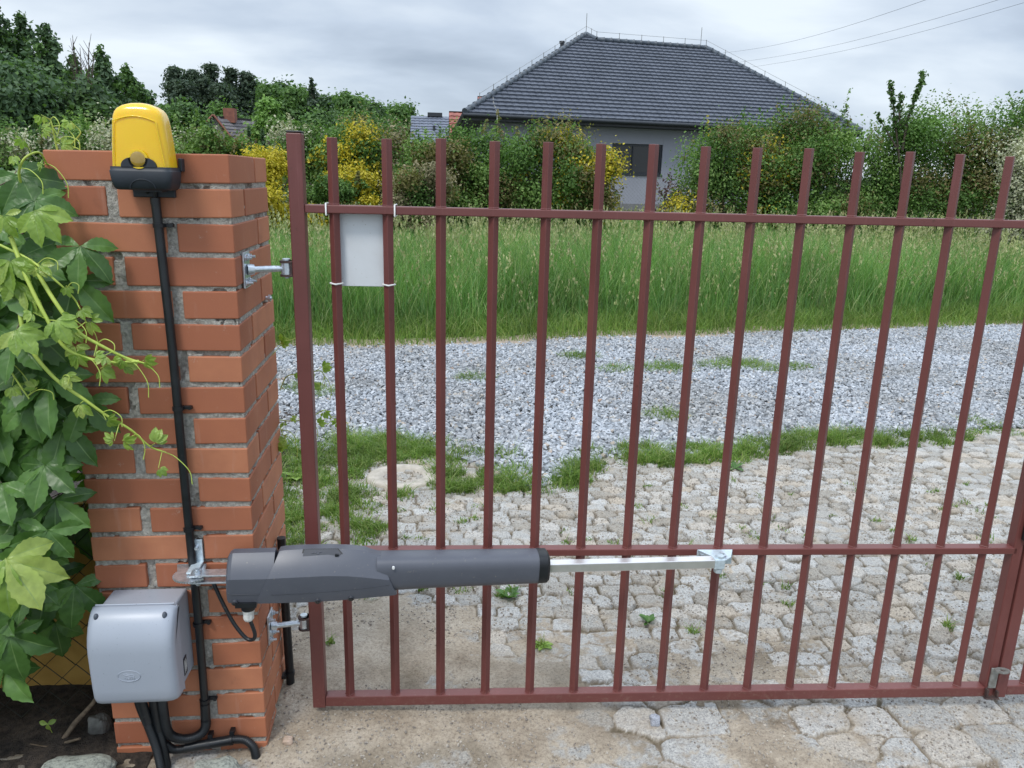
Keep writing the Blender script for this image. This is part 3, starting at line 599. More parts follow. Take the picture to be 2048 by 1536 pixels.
# ================================================================== BLACK PIPE down the pillar front
pp = empty('cable_pipe', 'black plastic cable pipe running down the brick pillar from the yellow lamp', 'pipe', loc=(-0.155, -0.015, 0.1))
def ribbed(mb, pts, r, step=0.0046, amp=0.0013):
    P = [Vector(p) for p in pts]; S = [0]
    for a, b in zip(P, P[1:]): S.append(S[-1]+(b-a).length)
    out = []; rr = []; n = int(S[-1]/step*3)
    for k in range(n+1):
        s = S[-1]*k/n; i = max(j for j in range(len(S)) if S[j] <= s+1e-9); i = min(i, len(P)-2); t = (s-S[i])/max(1e-9, S[i+1]-S[i])
        out.append(P[i].lerp(P[i+1], t)); rr.append(r+amp*math.cos(2*math.pi*s/step))
    mb.tube(out, rr, 14)
def smooth_path(ctrl, n=10):
    P = [Vector(c) for c in ctrl]; P = [P[0]*2-P[1]]+P+[P[-1]*2-P[-2]]; o = []
    for i in range(1, len(P)-2):
        for k in range(n):
            t = k/n; a, b, c, d = P[i-1:i+3]
            o.append(0.5*((2*b)+(-a+c)*t+(2*a-5*b+4*c-d)*t*t+(-a+3*b-3*c+d)*t**3))
    o.append(P[-2]); return o
m = MB(); m.tube(smooth_path([(-0.1605, -0.015, 1.484), (-0.158, -0.014, 1.38), (-0.153, -0.013, 1.14), (-0.152, -0.014, 0.9), (-0.151, -0.013, 0.66), (-0.148, -0.014, 0.45), (-0.150, -0.014, 0.165)]), 0.0102, 16)
kid(m.build('straight_pipe', M['pipe'], pp), pp)
for a_ in (((-0.150, -0.014, 0.180), (-0.1508, -0.015, 0.128), 0.0125), ((-0.1605, -0.015, 1.4845), (-0.1605, -0.015, 1.470), 0.0108)):
    m = MB(); m.tube([a_[0], a_[1]], a_[2], 16); kid(m.build('pipe_sleeve', M['pipe'], pp), pp)
m = MB(); ribbed(m, smooth_path([(-0.151, -0.016, 0.132), (-0.152, -0.018, 0.112), (-0.163, -0.022, 0.094), (-0.187, -0.028, 0.086), (-0.212, -0.034, 0.090), (-0.232, -0.042, 0.106), (-0.240, -0.050, 0.135), (-0.2405, -0.056, 0.185), (-0.240, -0.06, 0.28)]), 0.0118)
kid(m.build('ribbed_bend', M['pipe'], pp), pp)
def pipe_clip(x, z, side=1, y=-0.014, ang=0.0):
    m = MB(); m.tube([(x, y, z-0.0045), (x, y, z+0.0045)], 0.0132, 18); m.box((x+side*0.018, -0.005, z), (0.024, 0.009, 0.008))
    m.disc((x+side*0.026, -0.010, z+0.001), (0, 1, 0), 0.0048, 0.01, 12)
    kid(m.build('pipe_clip', M['black'], pp, bevel=0.0008), pp)
for x_, z_, s_ in ((-0.158, 1.424, 1), (-0.1515, 0.996, 1), (-0.151, 0.683, 1), (-0.149, 0.418, 1), (-0.1495, 0.190, 1)): pipe_clip(x_, z_, s_)

# ================================================================== GREY JUNCTION BOX
jb = empty('junction_box', 'pale grey plastic control box with curved lid, low on the brick pillar', 'junction box', loc=(-0.268, 0, 0.29))
bx0, bx1 = -0.362, -0.167
m = MB(); m.hexa([(bx0+.012, -0.098, 0.290), (bx1-.006, -0.098, 0.290), (bx1-.004, -0.002, 0.290), (bx0+.010, -0.002, 0.290)], [(bx0+.012, -0.098, 0.520), (bx1-.006, -0.098, 0.520), (bx1-.004, -0.002, 0.516), (bx0+.010, -0.002, 0.516)])
kid(m.build('box_body', M['grey'], jb, bevel=0.006, seg=3), jb)
# lid: side profile swept across the width, front bulging outward and rolling into the top
prof = [(-0.098, 0.527), (-0.108, 0.5265), (-0.120, 0.522), (-0.134, 0.510), (-0.146, 0.493), (-0.155, 0.472), (-0.160, 0.452), (-0.1615, 0.43), (-0.1605, 0.38), (-0.1585, 0.33), (-0.156, 0.305), (-0.150, 0.291), (-0.140, 0.2845), (-0.098, 0.2835)]
yc = -0.098
rings = []
for x_, k_ in ((bx0-.002, 0.72), (bx0+.0005, 0.86), (bx0+.006, 0.955), (bx0+.016, 1.0), (bx1-.026, 1.0), (bx1-.015, 0.965), (bx1-.006, 0.88), (bx1-.001, 0.74), (bx1+.001, 0.5)):
    dy = (1-k_)*0.045; rings.append([(x_, y_+dy if y_ < -0.1 else y_, 0.405+(z_-0.405)*(1-(1-k_)*0.18)) for y_, z_ in prof])
m = MB(); m.loft(rings); kid(m.build('lid', M['grey'], jb), jb)
m = MB()
for a, b in (((bx0+.006, -0.0985, 0.5275), (bx1-.006, -0.0985, 0.5275)), ((bx1-.001, -0.0985, 0.5225), (bx1-.001, -0.0985, 0.288)), ((bx0+.001, -0.0985, 0.5225), (bx0+.001, -0.0985, 0.288))): m.tube([a, b], 0.0022, 8)
kid(m.build('lid_rim', M['grey'], jb), jb)
for sx_ in (bx0+.018, bx1-.020):
    m = MB(); m.ball((sx_, -0.1285, 0.5135), (0.0055, 0.0068, 0.009), 16, 8); s_ = m.build('screw_recess', simple('box_recess', (0.10, 0.12, 0.15), (0.06, 0.07, 0.09), 0.5), jb); kid(s_, jb)
# embossed oval emblem: ring and a few raised strokes
m = MB(); ex_, ez_ = -0.271, 0.372
fy = lambda z_: -0.1605+(0.38-z_)*0.04-0.0004
m.tube([(ex_+0.026*math.cos(t), fy(ez_), ez_+0.0145*math.sin(t)) for t in np.linspace(0, 2*math.pi, 41)], 0.0009, 6)
for pts in ([(-.013, .004), (-.006, .0065), (0, .003), (.008, .0045), (.013, .001)], [(-.012, .0), (-.004, .002), (.004, -.0015), (.011, -.002)], [(-.010, -.0045), (-.010, -.0085)], [(-.006, -.0085), (-.0035, -.0045), (-.001, -.0085)], [(.002, -.0085), (.002, -.0045), (.004, -.007), (.006, -.0045), (.006, -.0085)], [(.012, -.0045), (.009, -.0045), (.009, -.0085), (.012, -.0085)], [(.009, -.0065), (.0115, -.0065)]):
    m.tube([(ex_+a, fy(ez_), ez_+b) for a, b in pts], 0.0007, 5)
kid(m.build('emblem', M['grey'], jb), jb)
m = MB(); m.box((bx1-.0042, -0.068, 0.335), (0.0012, 0.022, 0.048)); kid(m.build('rating_label', simple('label_dark', (0.05, 0.055, 0.065), (0.03, 0.03, 0.04), 0.5), jb), jb)
m = MB()
for k in range(6): m.box((bx1-.0034, -0.0755+0.0030*k, 0.335), (0.0006, 0.0007, 0.038-0.008*(k % 3)))
kid(m.build('label_text', M['white'], jb), jb)

# ribbed hoses below the box
def hose(label, ctrl, r=0.0118, ribs=True, plain=None, clips=()):
    o = empty('ribbed_hose', label, 'hose', 'black hoses under the grey box', loc=tuple(ctrl[-1]))
    m = MB(); ribbed(m, smooth_path(ctrl), r); kid(m.build('hose_tube', M['pipe'], o), o)
    if plain:
        for a in plain: m = MB(); m.tube([a[0], a[1]], r+0.0022, 16); kid(m.build('straight_sleeve', M['pipe'], o), o)
    for a in clips:
        m = MB(); m.disc(a, (1, 0, 0.1), r+0.0034, 0.009, 18); m.box((a[0]+.002, -0.01, a[2]+0.019), (0.012, 0.02, 0.012)); kid(m.build('hose_clip', M['black'], o, bevel=0.0008), o)
hose('black hose dropping from the box to the ground, leftmost of the three under it', [(-0.300, -0.060, 0.29), (-0.296, -0.06, 0.22), (-0.277, -0.064, 0.15), (-0.262, -0.07, 0.09), (-0.252, -0.08, 0.03), (-0.247, -0.09, -0.04)], 0.0105, plain=[((-0.300, -0.060, 0.285), (-0.280, -0.063, 0.165))])
hose('ribbed black hose going straight down from the middle of the box underside', [(-0.266, -0.052, 0.29), (-0.264, -0.05, 0.2), (-0.258, -0.05, 0.12), (-0.253, -0.052, 0.07), (-0.248, -0.058, 0.02), (-0.242, -0.07, -0.04)], 0.0118, plain=[((-0.266, -0.052, 0.29), (-0.259, -0.05, 0.135))])
hose('ribbed black hose running level along the pillar foot and bending down at its corner', [(-0.252, -0.045, 0.088), (-0.240, -0.034, 0.060), (-0.222, -0.028, 0.052), (-0.19, -0.025, 0.055), (-0.15, -0.022, 0.060), (-0.10, -0.020, 0.068), (-0.060, -0.022, 0.070), (-0.040, -0.026, 0.062), (-0.026, -0.03, 0.040), (-0.023, -0.035, 0.0), (-0.024, -0.04, -0.05)], 0.0108, plain=[((-0.205, -0.0245, 0.054), (-0.085, -0.0205, 0.069))], clips=((-0.145, -0.022, 0.061), (-0.088, -0.020, 0.0685)))

# ================================================================== PIPE on the pillar's side
sp_ = empty('side_pipe', 'short black pipe clipped upright to the side face of the pillar', 'pipe', loc=(0.018, 0.245, 0.0))
ty = 0.245
m = MB(); m.tube([(0.017, ty, 0.530), (0.018, ty, 0.3), (0.021, ty, 0.004)], 0.0125, 16); kid(m.build('pipe_tube', M['black'], sp_), sp_)
for z_ in (0.435, 0.085):
    m = MB(); m.tube([(0.019, ty, z_-.006), (0.019, ty, z_+.006)], 0.0158, 18); m.box((0.006, ty-0.014, z_), (0.014, 0.022, 0.010)); kid(m.build('pipe_clip', M['black'], sp_, bevel=0.001), sp_)

# ================================================================== GATE
GA, GY, GX0, GS = -0.0377, 0.129, 0.2133, 0.1298
GZB, GZM, GZT, GTIP = 0.0801, 0.5462, 1.4622, 1.6312
GR = Matrix.Translation((0, GY, 0)) @ Matrix.Rotation(GA, 4, 'Z')
def gp(u, v, z_): return GR @ Vector((u, v, z_))
def bxg(mb, u0, u1, v0, v1, z0, z1): 
    mb.hexa([(u0, v0, z0), (u1, v0, z0), (u1, v1, z0), (u0, v1, z0)], [(u0, v0, z1), (u1, v0, z1), (u1, v1, z1), (u0, v1, z1)])
gate = empty('gate_leaf', 'red-brown painted steel gate leaf with fifteen square pickets, hung on the brick pillar', 'gate', loc=tuple(gp(0.127, 0, 0.06)))
u_l, u_r = 0.127, GX0+14*GS+0.093
m = MB(); bxg(m, u_l-.018, u_l+.018, -.018, .018, 0.061, 1.637); kid(m.build('hinge_post', M['paint'], gate, bevel=0.003, xf=GR), gate)
m = MB(); bxg(m, u_l-.0185, u_l+.0185, -.0185, .0185, 1.6375, 1.6415); kid(m.build('post_cap', M['black'], gate, bevel=0.002, xf=GR), gate)
m = MB(); bxg(m, u_r-.014, u_r+.014, -.016, .018, 0.064, 1.637); kid(m.build('lock_post', M['paint'], gate, bevel=0.003, xf=GR), gate)
for nm, z_, hz, v0, v1 in (('bottom_rail', GZB, .0155, -.0165, .0165), ('middle_rail', GZM, .0100, -.0150, .0150), ('top_rail', GZT, .0100, -.0150, .0150)):
    m = MB(); bxg(m, u_l+.0185, u_r-.0145 if nm != 'middle_rail' else u_r-.002, v0-(0.0 if nm == 'bottom_rail' else 0.001), v1, z_-hz, z_+hz)
    kid(m.build(nm, M['paint'], gate, bevel=0.0022, xf=GR), gate)
def picket_mesh(u, g_root, z0=GZB+.0157, z1=GTIP, xf=GR, zm=GZM, zt=GZT):
    m = MB(); h = 0.0132; rr = random.Random(int(u*1000)); z1 = z1+rr.uniform(-.003, .003)
    for a, b in ((z0, zm-.0102), (zm+.0102, zt-.0102), (zt+.0102, z1)):
        m.hexa([(u, -h, a), (u+h, 0, a), (u, h, a), (u-h, 0, a)], [(u, -h, b), (u+h, 0, b), (u, h, b), (u-h, 0, b)])
        # small weld beads where the picket meets the rails
        for zz_ in (a, b):
            if zz_ != z1:
                sgn = 1 if zz_ == a else -1
                m.hexa([(u, -h-.0022, zz_), (u+h+.0022, 0, zz_), (u, h+.0022, zz_), (u-h-.0022, 0, zz_)][::1], [(u, -h-.0003, zz_+sgn*.003), (u+h+.0003, 0, zz_+sgn*.003), (u, h+.0003, zz_+sgn*.003), (u-h-.0003, 0, zz_+sgn*.003)])
    return kid(m.build('picket', M['paint'], g_root, bevel=0.0012, xf=xf), g_root)
for k in range(15): picket_mesh(GX0+GS*k, gate)
for k in range(0): pass
for z_ in (1.316, 0.330):      # clevis lugs of the hinges, welded to the post
    m = MB()
    for s_ in (0.017, -0.017):
        m.tube([(u_l-.034, -0.004, z_+s_-.0025), (u_l-.034, -0.004, z_+s_+.0025)], 0.0165, 24)
        m.box((u_l-.026, -0.004, z_+s_), (0.017, 0.030, 0.005))
    m.box((u_l-.0205, -0.004, z_), (0.005, 0.028, 0.034))
    kid(m.build('hinge_lug', M['rusty'], gate, bevel=0.001, xf=GR), gate)
# ---- hinges bolted to the pillar
def hinge(z_, yb, label):
    P2 = gp(u_l-.034, -.004, z_)
    o = empty('hinge_bracket', label, 'hinge', 'adjustable hinges on the pillar', loc=(0, yb, z_))
    m = MB(); m.box((0.003, yb, z_), (0.005, 0.058, 0.086)); kid(m.build('hinge_plate', M['zinc'], o, bevel=0.0015), o)
    for sy_ in (-1, 1):
        for sz_ in (-1, 1):
            m = MB(); c = (0.006, yb+sy_*0.019, z_+sz_*0.030); m.tube([c, (0.013, c[1], c[2])], 0.0072, 6); m.tube([c, (0.022, c[1], c[2])], 0.0034, 10)
            m.disc((0.007, c[1], c[2]), (1, 0, 0), 0.0095, 0.0016, 18); kid(m.build('plate_bolt', M['zinc'], o), o)
    m = MB(); n1 = (0.006, yb, z_); d_ = (P2-Vector(n1)); q = Vector(n1)+d_*0.12
    m.tube([n1, q], 0.0135, 6); m.tube([q, q+d_*0.05], 0.0125, 6); kid(m.build('lock_nut', M['zinc'], o, bevel=0.0008), o)
    m = MB(); n = 60; pts = [Vector(n1)+d_*(0.1+0.62*k/n) for k in range(n+1)]; m.tube(pts, [0.0078+0.0006*(-1)**k for k in range(n+1)], 14)
    m.tube([Vector(n1)+d_*0.72, P2], 0.0072, 14); kid(m.build('threaded_rod', M['zinc'], o), o)
    m = MB(); m.tube([P2+Vector((0, 0, -.0138)), P2+Vector((0, 0, .0138))], 0.0138, 22); kid(m.build('hinge_eye', M['zinc'], o), o)
    m = MB(); m.tube([P2+Vector((0, 0, -.024)), P2+Vector((0, 0, .0225))], 0.0055, 14); m.disc(P2+Vector((0, 0, .0225)), (0, 0, 1), 0.0098, 0.004, 22); kid(m.build('pin', M['zinc_pale'], o), o)
hinge(1.316, 0.088, 'upper zinc hinge with a smooth rod joining the pillar to the gate post')
hinge(0.330, 0.108, 'lower zinc hinge with a threaded rod below the grey gate opener')
m = MB(); m.tube([(0.0, 0.30, 1.215), (0.016, 0.30, 1.213)], 0.005, 10); m.disc((0.010, 0.30, 1.214), (1, 0, 0), 0.010, 0.006, 6)
tag(m.build('anchor_bolt', M['zinc'], None), 'small bolt stub in the side of the pillar just below the upper hinge', 'bolt')

# ---- sign with ties
u0, u1 = GX0+.004, GX0+GS-.004
m = MB(); bxg(m, u0-.002, u1+.002, 0.0165, 0.0195, 1.272, 1.462)
sg = empty('blank_sign', 'blank white rectangular panel tied between the first two pickets of the gate', 'sign', loc=tuple(gp(u0, .018, 1.232)))
kid(m.build('panel', M['sign'], sg, bevel=0.001, xf=GR), sg)
def tie(pts, w_=0.0045):
    m = MB(); m.tube(pts, 0.0021, 8, smooth=True); kid(m.build('cable_tie', M['white'], sg, xf=GR), sg)
for u, z_ in ((GX0, 1.281), (GX0+GS, 1.280)):
    h = .0158; tie([(u-h, 0, z_), (u-.001, -h, z_-.001), (u+.001, -h, z_-.001), (u+h, 0, z_), (u+.001, h+.005, z_), (u-.001, h+.005, z_), (u-h, 0, z_)])
for u in (GX0-.017, GX0+GS+.0185):
    h = .0135; d_ = .0185; tie([(u, -d_, GZT-h), (u, -d_, GZT+h), (u+.001, d_+.003, GZT+h), (u+.001, d_+.003, GZT-h), (u, -d_, GZT-h)])

# ================================================================== GATE OPENER
A = Vector((-0.049, -0.060, 0.5835)); B = Vector((1.236, 0.010, 0.5440))
ax_ = (B-A).normalized(); ay_ = Vector((0, 0, 1)).cross(ax_).normalized(); az_ = ax_.cross(ay_)
OR = Matrix(((ax_.x, ay_.x, az_.x, A.x), (ax_.y, ay_.y, az_.y, A.y), (ax_.z, ay_.z, az_.z, A.z), (0, 0, 0, 1)))
op = empty('gate_opener', 'dark grey electric arm opener linking the brick pillar to the middle rail of the gate', 'gate opener', loc=tuple(A))
def sect(x_, zt, zb, d, ft=0.0, sh=0.0):
    """cross-section of the housing: flat top, two upper facets, upright front, tucked-in bottom (z up, y away from viewer)"""
    h = zt-zb; P = [(0.26, 1.0), (-0.22, 1.0), (-0.60, 0.86), (-0.90, 0.66-ft), (-1.0, 0.58-ft), (-1.0, 0.24), (-0.86, 0.03), (-0.72, 0.0), (0.72, 0.0), (0.86, 0.03), (1.0, 0.24), (1.0, 0.58), (0.90, 0.66), (0.6, 0.86)]
    return [(x_, a*d, zb+b*h) for a, b in P]
def addloft(name, secs, mat, smooth=True, bev=0.0, parent=op, caps=True):
    m = MB(); m.loft(secs, smooth, caps); o = m.build(name, mat, parent, bevel=0, xf=OR)
    es = o.modifiers.new('edge_split', 'EDGE_SPLIT'); es.split_angle = math.radians(24); return kid(o, parent)
addloft('rear_housing', [sect(0.0, .048, -.056, .042), sect(0.004, .055, -.061, .047), sect(0.012, .060, -.061, .050), sect(0.10, .061, -.0615, .051), sect(0.112, .061, -.0615, .051)], M['anthracite'])
hs = []
for x_, zt, zb, d, ft in ((0.094, .0635, -.062, .0525, 0), (0.105, .066, -.063, .0535, 0), (0.18, .068, -.0625, .0545, -0.01), (0.24, .0685, -.061, .0545, -0.015), (0.29, .066, -.0585, .0535, 0.0), (0.33, .061, -.0560, .052, 0.03), (0.37, .0535, -.0530, .049, 0.07), (0.388, .0485, -.0515, .047, 0.09), (0.392, .046, -.0495, .0455, 0.09)):
    hs.append(sect(x_, zt, zb, d, ft))
# slanted end: lean the last rings forward at the bottom
hs = [[(x_+(0.045*(0.5-(z_+.056)/0.105) if i >= len(hs)-3 else 0)+(-0.03*(z_/0.066) *-1 if i < 2 else 0), y_, z_) for x_, y_, z_ in r] for i, r in enumerate(hs)]
addloft('main_housing', hs, M['anthracite'])
# round-shouldered tube
def tsec(x_, zt, zb, d, n=28, e=3.1): 
    c = (zt+zb)/2; h = (zt-zb)/2; r = []
    for k in range(n):
        t = 2*math.pi*k/n+0.1; cc, s_ = math.cos(t), math.sin(t); r.append((x_, d*math.copysign(abs(cc)**(2/e), cc), c+h*math.copysign(abs(s_)**(2/e), s_)))
    return r
addloft('arm_tube', [tsec(0.36, .0465, -.0485, .041), tsec(0.50, .0455, -.0435, .040), tsec(0.778, .0445, -.038, .0385)], M['anthracite'])
addloft('end_cap', [tsec(0.774, .0455, -.039, .0395), tsec(0.797, .0445, -.0375, .0385), tsec(0.803, .038, -.0325, .034), tsec(0.805, .016, -.013, .018)], M['black'])
# hatch set into the upper facet with a key slot
def facet(u, v, lift=0.0006):   # u along the body, v 0..1 over the upper facet
    zt = .0685; d = .0545; y0, z0 = -0.22*d, zt; y1, z1_ = -0.93*d, zt-(1-0.64)*0.1355
    return Vector((u, y0+(y1-y0)*v-lift*0.8, z0+(z1_-z0)*v+lift*0.6))
hp = [facet(0.183, 0.02, .003), facet(0.179, 0.34, .003), facet(0.183, 0.56, .003), facet(0.265, 0.44, .0026), facet(0.272, 0.22, .003), facet(0.262, 0.02, .003)]
m = MB(); inn = [p-Vector((0, -.004, .004)) for p in hp]; m.add(hp+inn, [tuple(range(6)), tuple(range(6, 12))[::-1]]+[(i, i+6, (i+1) % 6+6, (i+1) % 6) for i in range(6)])
kid(m.build('key_hatch', M['anth_dark'], op, bevel=0.0008, xf=OR), op)
m = MB(); big = [facet(0.1795, 0.0, .0016), facet(0.1755, 0.36, .0016), facet(0.180, 0.62, .0016), facet(0.272, 0.49, .0014), facet(0.276, 0.2, .0016), facet(0.265, 0.0, .0016)]; inn = [p-Vector((0, -.004, .004)) for p in big]
m.add(big+inn, [tuple(range(6)), tuple(range(6, 12))[::-1]]+[(i, i+6, (i+1) % 6+6, (i+1) % 6) for i in range(6)]); kid(m.build('hatch_gap', M['black'], op, xf=OR), op)
m = MB(); c = facet(0.262, 0.28, .0045); m.box(c, (0.009, 0.006, 0.005)); kid(m.build('keyhole', M['black'], op, bevel=0.0006, xf=OR), op)
m = MB()
for i_, (a, b) in enumerate(((0.203, .18), (0.210, .16), (0.216, .2), (0.222, .14))): m.ball(facet(a, b, .0036), (0.0034, 0.0014, 0.0012), 10, 6)
kid(m.build('hatch_emblem', M['anthracite'], op, xf=OR), op)
# seam lines
m = MB(); m.tube([(0.004, -.0476, -.030), (0.012, -.0509, -.0305), (0.10, -.0519, -.031)], .0005, 5); m.tube([(0.107, -.0543, -.031), (0.18, -.0550, -.030), (0.26, -.0548, -.026), (0.34, -.0520, -.021), (0.392, -.0478, -.016)], .0005, 5)
kid(m.build('seam', M['anth_dark'], op, xf=OR), op)
for x_, z_ in ((0.020, -.054), (0.217, -.055), (0.298, -.050)):
    m = MB(); m.disc((x_, -.0445, z_), (0, 1, 0.55), 0.0078, 0.010, 20); s_ = kid(m.build('screw_boss', M['anth_dark'], op, bevel=0.0008, xf=OR), op)
    m = MB(); m.disc((x_, -.0492, z_-.0028), (0, 1, 0.55), 0.0048, 0.004, 16); q = m.build('screw_hole', M['black'], None, xf=OR); kid(q, op)
m = MB(); m.disc((0.401, -.043, .0285), (0, 1, 0), 0.0035, 0.006, 12); kid(m.build('white_plug', M['white'], op, xf=OR), op)
# rod: rectangular aluminium profile
m = MB(); m.loft([[(x_, -.014, .0125+o_), (x_, .014, .0125+o_), (x_, .014, -.0115+o_), (x_, -.014, -.0115+o_)] for x_, o_ in ((0.80, 0.0), (1.262, 0.002))], False)
kid(m.build('drive_rod', M['alu'], op, bevel=0.0016, xf=OR), op)
m = MB(); m.box((1.277, 0, .002), (0.030, 0.031, 0.030)); m.tube([(1.279, -.002, -.026), (1.279, -.002, -.014)], [0.011, 0.0125], 18); m.tube([(1.279, -.002, .016), (1.279, -.002, .024)], 0.0115, 18)
kid(m.build('rod_end', M['zinc_pale'], op, bevel=0.003, xf=OR), op)
# front bracket on the middle rail
ub = (B.x)/math.cos(GA)
m = MB(); zb_ = GZM+.0105
m.add([(ub-.050, -.0185, zb_), (ub+.050, -.0185, zb_), (ub+.032, -.062, zb_), (ub+.014, -.078, zb_), (ub-.004, -.078, zb_), (ub-.050, -.0185, zb_-.004), (ub+.050, -.0185, zb_-.004), (ub+.032, -.062, zb_-.004), (ub+.014, -.078, zb_-.004), (ub-.004, -.078, zb_-.004)],
      [(4, 3, 2, 1, 0), (5, 6, 7, 8, 9), (0, 1, 6, 5), (1, 2, 7, 6), (2, 3, 8, 7), (3, 4, 9, 8), (4, 0, 5, 9)])
bxg(m, ub-.050, ub+.050, -.0205, -.0165, zb_-.044, zb_-.004)
m.add([(ub-.050, -.021, zb_-.005), (ub-.036, -.021, zb_-.04), (ub-.002, -.074, zb_-.012), (ub-.002, -.074, zb_-.005), (ub-.048, -.020, zb_-.005), (ub-.034, -.020, zb_-.04), (ub+.001, -.072, zb_-.012), (ub+.001, -.072, zb_-.005)], [(0, 1, 2, 3), (7, 6, 5, 4), (0, 4, 5, 1), (1, 5, 6, 2)])
kid(m.build('front_bracket', M['zinc_pale'], op, bevel=0.0008, xf=GR), op)
for du_ in (-.039, .041):
    m = MB(); m.tube([(ub+du_, -.021, zb_-.012), (ub+du_, -.029, zb_-.012)], 0.0075, 6); m.tube([(ub+du_, -.021, zb_-.012), (ub+du_, -.036, zb_-.012)], 0.0038, 10); kid(m.build('bracket_bolt', M['zinc'], op, xf=GR), op)
m = MB(); pc = Vector((ub+.006, -.060, zb_)); m.disc(pc+Vector((0, 0, .003)), (0, 0, 1), 0.0125, .006, 6); m.tube([pc+Vector((0, 0, -.01)), pc+Vector((0, 0, .012))], 0.0062, 12); m.disc(pc+Vector((0, 0, .0008)), (0, 0, 1), 0.016, .0016, 24)
kid(m.build('pivot_bolt', M['zinc'], op, xf=GR), op)
# rear bracket on the pillar: angle plate with slot, toothed horizontal plate, two fork plates
m = MB(); m.box((-0.138, -0.0035, 0.618), (0.026, 0.005, 0.064)); m.box((-0.138, -0.034, 0.588), (0.026, 0.062, 0.005))
kid(m.build('wall_angle', M['zinc_pale'], op, bevel=0.002), op)
m = MB(); m.tube([(-0.138, -0.0065, 0.630), (-0.138, -0.009, 0.630)], 0.0085, 18); m.tube([(-0.138, -0.008, 0.630), (-0.138, -0.017, 0.630)], 0.0045, 6); kid(m.build('wall_bolt', M['zinc'], op), op)
m = MB(); rim = []
for k in range(37):
    t = math.pi*(0.86+0.94*k/36); r_t = 0.042+0.0016*(-1)**k; rim.append((-0.140+r_t*math.cos(t), -0.058+r_t*math.sin(t)*0.95))
rim += [(-0.118, -0.006), (-0.190, -0.006)]
n = len(rim); m.add([(x_, y_, 0.5835) for x_, y_ in rim]+[(x_, y_, 0.5785) for x_, y_ in rim], [tuple(range(n)), tuple(range(n, 2*n))[::-1]]+[(i, i+n, (i+1) % n+n, (i+1) % n) for i in range(n)])
kid(m.build('toothed_plate', M['zinc'], op), op)
m = MB()
for z_ in (0.590, 0.571): m.box((-0.092, -0.068, z_), (0.092, 0.034, 0.0042))
kid(m.build('fork', M['zinc'], op, bevel=0.001), op)
m = MB(); m.tube([(-0.122, -0.068, 0.558), (-0.122, -0.068, 0.603)], 0.0052, 12); m.disc((-0.122, -0.068, 0.596), (0, 0, 1), 0.0095, 0.007, 6); m.disc((-0.122, -0.068, 0.565), (0, 0, 1), 0.0085, 0.006, 6)
kid(m.build('fork_bolt', M['zinc'], op), op)
# cable gland and cable loop
m = MB(); m.tube([(0.032, -.030, -.062), (0.060, -.030, -.062)], 0.0001, 4); m.tube([(0.048, -.030, -.058), (0.048, -.030, -.082)], [0.020, 0.0165], 20); m.box((0.046, -.034, -.061), (0.050, 0.036, 0.012)); kid(m.build('cable_socket', M['black'], op, bevel=0.002, xf=OR), op)
m = MB(); m.tube([(0.048, -.030, -.080), (0.048, -.030, -.089), (0.048, -.030, -.091), (0.048, -.030, -.107), (0.048, -.030, -.113)], [0.0155, 0.0152, 0.0135, 0.0135, 0.010], 8, smooth=False); kid(m.build('cable_gland', M['glandw'], op, bevel=0.0014, xf=OR), op)
m = MB(); m.tube(smooth_path([(-0.001, -0.090, 0.476), (0.006, -0.090, 0.452), (0.010, -0.088, 0.428), (0.003, -0.084, 0.412), (-0.016, -0.078, 0.414), (-0.045, -0.070, 0.452), (-0.072, -0.062, 0.510), (-0.090, -0.055, 0.555), (-0.098, -0.050, 0.575)]), 0.0048, 12)
kid(m.build('opener_cable', M['pipe'], op), op)

# ================================================================== SECOND LEAF at the right edge
g2_ = empty('second_gate_leaf', 'edge of the neighbouring red-brown gate leaf with a black latch strip, mostly outside the view', 'gate', loc=tuple(gp(2.2, 0, 0.06)))
v_l = u_r+.014+.006
m = MB(); bxg(m, v_l, v_l+.034, -.018, .018, 0.061, 1.637); kid(m.build('lock_post', M['paint'], g2_, bevel=0.003, xf=GR), g2_)
for nm, z_, hz in (('bottom_rail', GZB+.004, .0155), ('middle_rail', GZM, .0100), ('top_rail', GZT, .0100)):
    m = MB(); bxg(m, v_l+.0345, v_l+1.9, -.016, .0155, z_-hz, z_+hz); kid(m.build(nm, M['paint'], g2_, bevel=0.0022, xf=GR), g2_)
for k in range(13): picket_mesh(v_l+.034+.062+GS*k, g2_, z0=GZB+.02)
m = MB(); bxg(m, v_l-.022, v_l+.03, -.032, -.0185, 0.585, 1.14); kid(m.build('latch_strip', M['black'], g2_, bevel=0.002, xf=GR), g2_)
